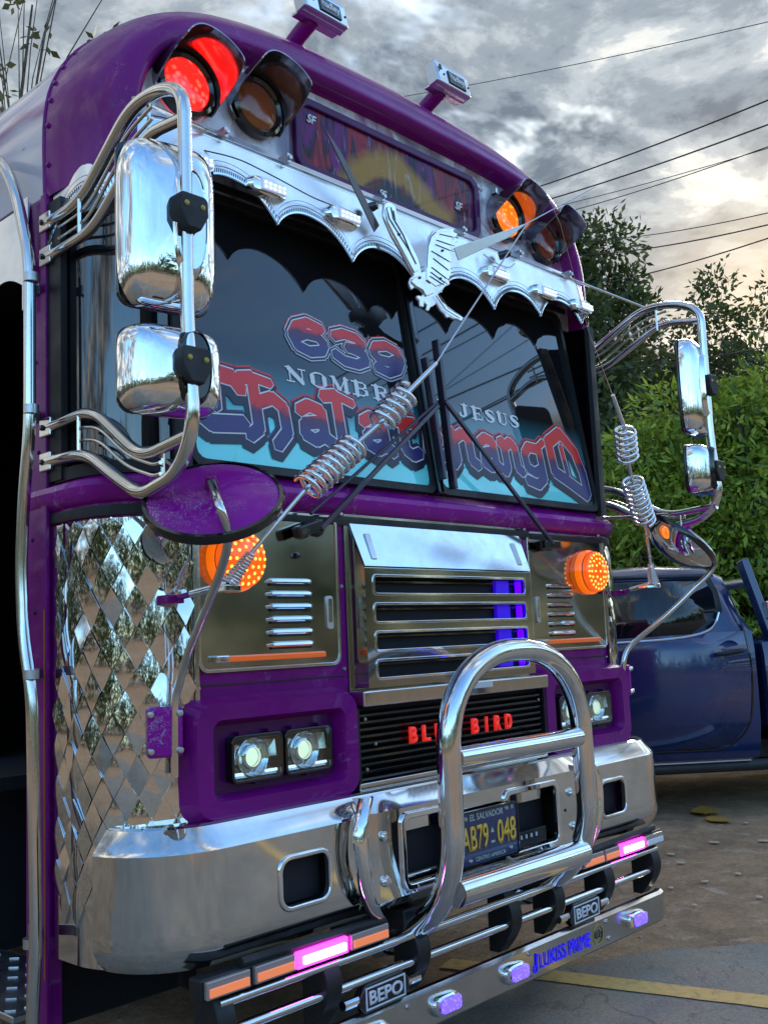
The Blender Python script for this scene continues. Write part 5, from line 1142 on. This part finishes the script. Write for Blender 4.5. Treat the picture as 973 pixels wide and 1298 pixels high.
b2 = MB(); b2.box((3.36, 0, .84), (.05, .7, .2)); b2.build('radiator_grille', M['gloss_black'], truck, bevel=.02)
b2 = MB(); b2.box((1.0, 0, .40), (4.4, 1.3, .12)); b2.build('underbody', M['iron'], truck)

# ================================================================== TREES
def leaf_mat(name, c0, c1, c2):
    m_, t, b = new_mat(name); g_ = t.nodes.new('ShaderNodeNewGeometry')
    n = tnoise(t, .9, 3, .6, 'Object'); mm = t.nodes.new('ShaderNodeMath'); mm.operation = 'MULTIPLY_ADD'; mm.inputs[1].default_value = .5; lk(t, g_.outputs['Random Per Island'], mm.inputs[0])
    m2 = t.nodes.new('ShaderNodeMath'); m2.operation = 'MULTIPLY'; m2.inputs[1].default_value = .55; lk(t, n, m2.inputs[0]); lk(t, m2.outputs[0], mm.inputs[2])
    lk(t, tramp(t, mm.outputs[0], [(.15, c0), (.5, c1), (.85, c2)]), b.inputs['Base Color']); b.inputs['Roughness'].default_value = .5
    tl = t.nodes.new('ShaderNodeBsdfTranslucent'); lk(t, tramp(t, mm.outputs[0], [(.15, tuple(q * 1.3 for q in c0)), (.85, tuple(q * 1.5 for q in c2))]), tl.inputs[0])
    mxs = t.nodes.new('ShaderNodeMixShader'); mxs.inputs[0].default_value = .3; lk(t, b.outputs[0], mxs.inputs[1]); lk(t, tl.outputs[0], mxs.inputs[2]); lk(t, mxs.outputs[0], t.nodes['Material Output'].inputs[0])
    return m_
M['leaf_dark'] = leaf_mat('leaf_dark', (.014, .030, .009), (.045, .075, .018), (.11, .13, .034))
M['leaf_mid'] = leaf_mat('leaf_mid', (.03, .065, .010), (.09, .16, .022), (.19, .26, .045))
M['leaf_bright'] = leaf_mat('leaf_bright', (.026, .06, .006), (.16, .27, .020), (.44, .52, .07))
M['leaf_olive'] = leaf_mat('leaf_olive', (.022, .028, .010), (.055, .060, .018), (.10, .095, .03))
M['bark'] = simple('bark', (.075, .058, .042), .9, var=.5, vs_=9, bump=.8, bs=25, bd=.02)
def add_leaf(mb, p, d_, L_, w_, rnd):
    d_ = d_.normalized(); s_ = d_.cross(Vector((rnd.uniform(-1, 1), rnd.uniform(-1, 1), rnd.uniform(-1, 1)))); s_ = s_.normalized() if s_.length > 1e-4 else d_.orthogonal()
    o = len(mb.v); mb.v += [tuple(p), tuple(p + d_ * L_ * .45 + s_ * w_), tuple(p + d_ * L_), tuple(p + d_ * L_ * .45 - s_ * w_)]; mb.f.append((o, o + 1, o + 2, o + 3))
def rvec(rnd):
    while True:
        v = Vector((rnd.uniform(-1, 1), rnd.uniform(-1, 1), rnd.uniform(-1, 1)))
        if .05 < v.length < 1: return v
def tree(name, base, h, rad, leaf, nclump, nleaf, L_, seed, label, group=None, crown0=.35, clump=.75, flat=.8, trunk_r=.16, droop=.0, lean=(0, 0), parent_kind=None):
    rnd = random.Random(seed); base = Vector(base); t_ = empty(name, None, base, label=label, category='tree')
    if group: t_['group'] = group
    tb = MB(); top = Vector((lean[0], lean[1], h * .86)); N = 8
    trunk = [Vector((top.x * (k / N) ** 1.4 + noise.noise(Vector((k * .7, seed, 0))) * .15 * h * .1, top.y * (k / N) ** 1.4 + noise.noise(Vector((k * .7, seed, 9))) * .15 * h * .1, top.z * k / N)) for k in range(N + 1)]
    tb.tube(trunk, [trunk_r * (1 - .85 * k / N) for k in range(N + 1)], 8)
    cm = MB()
    for k in range(nclump):
        t = crown0 + (1 - crown0) * rnd.random() ** .8; a_ = rnd.random() * 2 * math.pi; env = math.sin(math.pi * min(1, max(.06, (t - crown0 * .75) / (1.08 - crown0 * .75)))) ** .6
        rr = rad * env * (.25 + .8 * rnd.random() ** .6)
        c_ = Vector((math.cos(a_) * rr + top.x * t, math.sin(a_) * rr + top.y * t, h * t))
        st = trunk[min(N, int(N * min(1, t * rnd.uniform(.6, .95))))]; mid = st.lerp(c_, .5) + Vector((0, 0, .12 * (c_ - st).length))
        tb.tube([st, mid, c_], [trunk_r * .32 * (1 - .6 * t), trunk_r * .2 * (1 - .6 * t), trunk_r * .05], 5, caps=False)
        cr = clump * rnd.uniform(.55, 1.2)
        for _ in range(nleaf):
            v = rvec(rnd); v.z *= flat; p = c_ + v * cr * (.6 + .4 * rnd.random()); d_ = v * .7 + rvec(rnd) * .7 + Vector((0, 0, -droop)); add_leaf(cm, p, d_, L_ * rnd.uniform(.6, 1.3), L_ * rnd.uniform(.16, .3), rnd)
    tb.build('trunk', M['bark'], t_, weld=False)
    o = cm.build('crown', leaf, t_, smooth=None, weld=False)
    return t_
def gpos(u, d):                                    # a spot on the ground on the line of sight u, d metres out
    q = ray(u, 790); return (CAM.x + q.x * d, CAM.y + q.y * d, 0)
tree('dark_tree', gpos(772, 17), 8.1, 1.25, M['leaf_dark'], 110, 190, .14, 3, 'tall dark narrow tree rising beside the windshield edge, tip against the sky', None, .12, .62, .9, .14)
tree('dark_tree', gpos(735, 15), 6.4, 1.5, M['leaf_dark'], 70, 190, .15, 4, 'dark tree partly hidden behind the bus nose, left of the tall narrow one', None, .1, .7, .9)
tree('olive_tree', gpos(835, 19), 6.6, 1.7, M['leaf_olive'], 80, 190, .14, 5, 'olive-brown thin tree between the tall tree and the right-hand mirror', None, .10, .7)
tree('sparse_tree', gpos(962, 16), 7.0, 1.15, M['leaf_dark'], 60, 60, .12, 6, 'sparse tree with open twigs against the bright cloud by the picture edge', None, .45, .5, .8, .07)
tree('broad_tree', gpos(905, 19), 5.7, 2.6, M['leaf_mid'], 110, 190, .16, 7, 'broad green tree behind the right-hand mirror, level with its top', None, .12, .85)
tree('broad_tree', gpos(990, 18), 5.9, 2.4, M['leaf_mid'], 90, 190, .16, 8, 'broad green tree cut by the picture edge, under the cables', None, .12, .85)
tree('dark_tree', gpos(880, 13.5), 3.3, 2.3, M['leaf_dark'], 80, 150, .16, 9, 'low dark leafy tree standing right behind the pickup roof', None, .05, .7)
def leafy_bush(base, h, rad, nclump, nleaf, L_, seed, label, leaf):
    """rounded bush: many small lobes of leaves on forking stems, dark hollows between them"""
    rnd = random.Random(seed); b_ = Vector(base); t_ = empty('leafy_bush', None, b_, label=label, category='bush'); sm = MB(); cm = MB()
    for k in range(nclump):
        a_ = rnd.random() * 6.283; t = rnd.random() ** .7; env = (1 - (t - .25) ** 2 * 1.25); rr = rad * max(.2, env) * rnd.uniform(.25, 1.25)
        c_ = Vector((math.cos(a_) * rr, math.sin(a_) * rr, h * (.06 + .90 * t))); root = Vector((c_.x * .12, c_.y * .12, 0)); mid = root.lerp(c_, .55) + Vector((0, 0, .15 * h * t))
        sm.tube([root, mid, c_], [.03, .016, .006], 5, caps=False)
        cr = rnd.choice((.18, .25, .34, .5, .62)) * rnd.uniform(.8, 1.2)
        for q in range(5):
            e_ = c_ + rvec(rnd) * cr; sm.tube([c_, e_], [.006, .002], 4, caps=False)
        for _ in range(int(nleaf * min(2.2, (cr / .35) ** 2))):
            v = rvec(rnd); v = v.normalized() * (v.length ** .35); p = c_ + Vector((v.x, v.y, v.z * .75)) * cr
            add_leaf(cm, p, v * .8 + rvec(rnd) * .6 + Vector((0, 0, -.25)), L_ * rnd.choice((.4, .6, .8, 1.0, 1.5)) * rnd.uniform(.8, 1.2), L_ * rnd.uniform(.10, .26), rnd)
    sm.build('stems', M['bark'], t_, weld=False); cm.build('foliage', leaf, t_, smooth=None, weld=False)
leafy_bush(gpos(925, 11.6), 3.9, 1.35, 130, 150, .115, 21, 'bright green rounded bush behind the right-hand mirror post', M['leaf_bright'])
leafy_bush(gpos(838, 11.4), 3.4, 1.25, 120, 150, .115, 22, 'bright green rounded bush between spring antenna and right-hand mirror', M['leaf_bright'])
leafy_bush(gpos(1000, 11.2), 4.1, 1.25, 110, 150, .115, 23, 'bright green rounded bush at the picture edge above the pickup', M['leaf_bright'])
leafy_bush(gpos(785, 13.0), 2.9, 1.1, 90, 140, .12, 24, 'green bush seen just past the windshield edge behind the antenna coils', M['leaf_mid'])
# thin tree behind the roof, twigs with few leaves
tree('bare_tree', (2.3, 7.4, 0), 9.6, 1.7, M['leaf_olive'], 34, 14, .15, 31, 'nearly bare tree whose twigs show above the bus roof corner', None, .62, .30, .8, .075)
tree('bare_tree', (1.6, 7.0, 0), 8.9, 1.2, M['leaf_olive'], 24, 10, .15, 33, 'second thin leafless tree further back over the bus roof', None, .55, .35, .8, .06)
# far wood all round the yard, one mass
rnd = random.Random(5); cm = MB()
for k in range(130):
    a_ = 2 * math.pi * k / 130 + rnd.uniform(-.02, .02); R0 = rnd.uniform(25, 34); hh = rnd.uniform(5.0, 8.0); 
    if abs((a_ - math.atan2(.36, .93) + math.pi) % (2 * math.pi) - math.pi) < .5: R0 += 4; hh *= .55
    c_ = Vector((math.cos(a_) * R0, math.sin(a_) * R0, 0))
    for _ in range(430):
        v = rvec(rnd); p = c_ + Vector((v.x * 1.9, v.y * 1.9, hh * (.5 + .5 * v.z))); add_leaf(cm, p, rvec(rnd), rnd.uniform(.35, .7), rnd.uniform(.10, .2), rnd)
o = cm.build('far_wood', M['leaf_dark'], None, smooth=None, weld=False); tag(o, 'low green wood around the yard in the distance', 'wood', kind='stuff')

# ================================================================== OVERHEAD CABLES
M['cable'] = simple('cable_black', (.03, .03, .032), .6)
CB = [((595, 107), (973, 20), .008, 'thin cable crossing high in the sky right of the second roof lamp'),
      ((700, 230), (973, 119), .016, 'uppermost thick cable over the tree tops right of the roof'),
      ((712, 247), (973, 150), .016, 'second thick cable over the tree tops, just below the uppermost'),
      ((700, 262), (973, 180), .008, 'thin cable converging with the thick pair above the trees'),
      ((740, 262), (973, 178), .010, 'thin cable running close along its thin neighbour above the trees'),
      ((800, 300), (973, 262), .010, 'thin cable level with the tall tree tip'),
      ((800, 317), (973, 277), .014, 'cable just under the tall tree tip, middle of the lower three'),
      ((795, 352), (973, 294), .014, 'lowest cable in the open sky above the right-hand mirror'),
      ((760, 470), (973, 432), .012, 'cable hanging low in front of the green trees')]
for (a_, b_, r, lb) in CB:
    A_, B_ = at(*a_, d=15), at(*b_, d=11.5); d_ = B_ - A_; P0, P1 = A_ - d_ * 1.4, B_ + d_ * 2.0
    r *= .62; b2 = MB(); b2.tube([P0.lerp(P1, t) - Vector((0, 0, .5 * (4 * t * (1 - t) - .85))) for t in [i / 24 for i in range(25)]], r, 6); o = b2.build('power_cable', M['cable'], None, smooth=60)
    tag(o, lb, 'cable', 'overhead power cables')

# ================================================================== LITTER on the yard
M['leaf_yellow'] = simple('leaf_yellow', (.50, .27, .04), .6, var=.2, vs_=20); M['leaf_dry'] = simple('leaf_dry', (.66, .52, .34), .7, var=.3, vs_=20)
def fallen(p, L_, rz, mat_, name, label, group=None, curl=.25):
    b2 = MB(); N = 7; rt = Matrix.Rotation(rz, 3, 'Z')
    def fn(i, j):
        t = i / (N - 1); w_ = .32 * L_ * math.sin(math.pi * min(.98, t * .94 + .03)) ** .8; s_ = j - 1
        return rt @ Vector(((t - .5) * L_, s_ * w_, .006 + curl * L_ * ((t - .5) ** 2) + .10 * L_ * abs(s_) * curl * 2))
    b2.grid(fn, N, 3); o = b2.build(name, mat_, None, solid=.0012); o.location = (p[0], p[1], .006); tag(o, label, 'leaf', group); return o
q = at(893, 1032, z=0); fallen(q, .30, .5, M['leaf_yellow'], 'fallen_leaf', 'larger yellow fallen leaf lying on the dirt by the bumper end', None, .16)
q = at(910, 1042, z=0); fallen(q, .22, 1.1, M['leaf_yellow'], 'fallen_leaf', 'smaller yellow fallen leaf just behind the larger one', None, .1)
rnd = random.Random(77)
for u_, v_, L_ in ((905, 1070, .14), (968, 1068, .16), (850, 1085, .11), (862, 1096, .11), (935, 1110, .10), (893, 1120, .10), (945, 1045, .10), (850, 1128, .08), (962, 1140, .09), (880, 1150, .07)):
    q = at(u_, v_, z=0); fallen(q, L_ * .5, rnd.random() * 6, M['leaf_dry'], 'dry_leaf', 'small pale dry leaf scattered on the dirt right of the bumper', 'dry leaves on the dirt', .04)
st = MB(); rnd = random.Random(9)
for k in range(1300):
    x, y = rnd.uniform(.2, 7), rnd.uniform(-2.0, 3.5); s_ = rnd.uniform(.002, .006) * (1.8 if rnd.random() < .05 else 1)
    o = len(st.v); pts = [Vector((math.cos(a) * s_ * rnd.uniform(.7, 1.2) + x, math.sin(a) * s_ * rnd.uniform(.7, 1.2) + y, .004)) for a in (0, 1.25, 2.5, 3.75, 5.0)]
    st.v += [tuple(p) for p in pts] + [(x + rnd.uniform(-.2, .2) * s_, y, .004 + s_ * rnd.uniform(.5, .9))]; st.f += [(o + i, o + (i + 1) % 5, o + 5) for i in range(5)]
o = st.build('gravel', simple('gravel_stone', (.42, .34, .26), .85, var=.4, vs_=5), None, smooth=None, weld=False); tag(o, 'loose gravel on the dirt yard', kind='stuff')
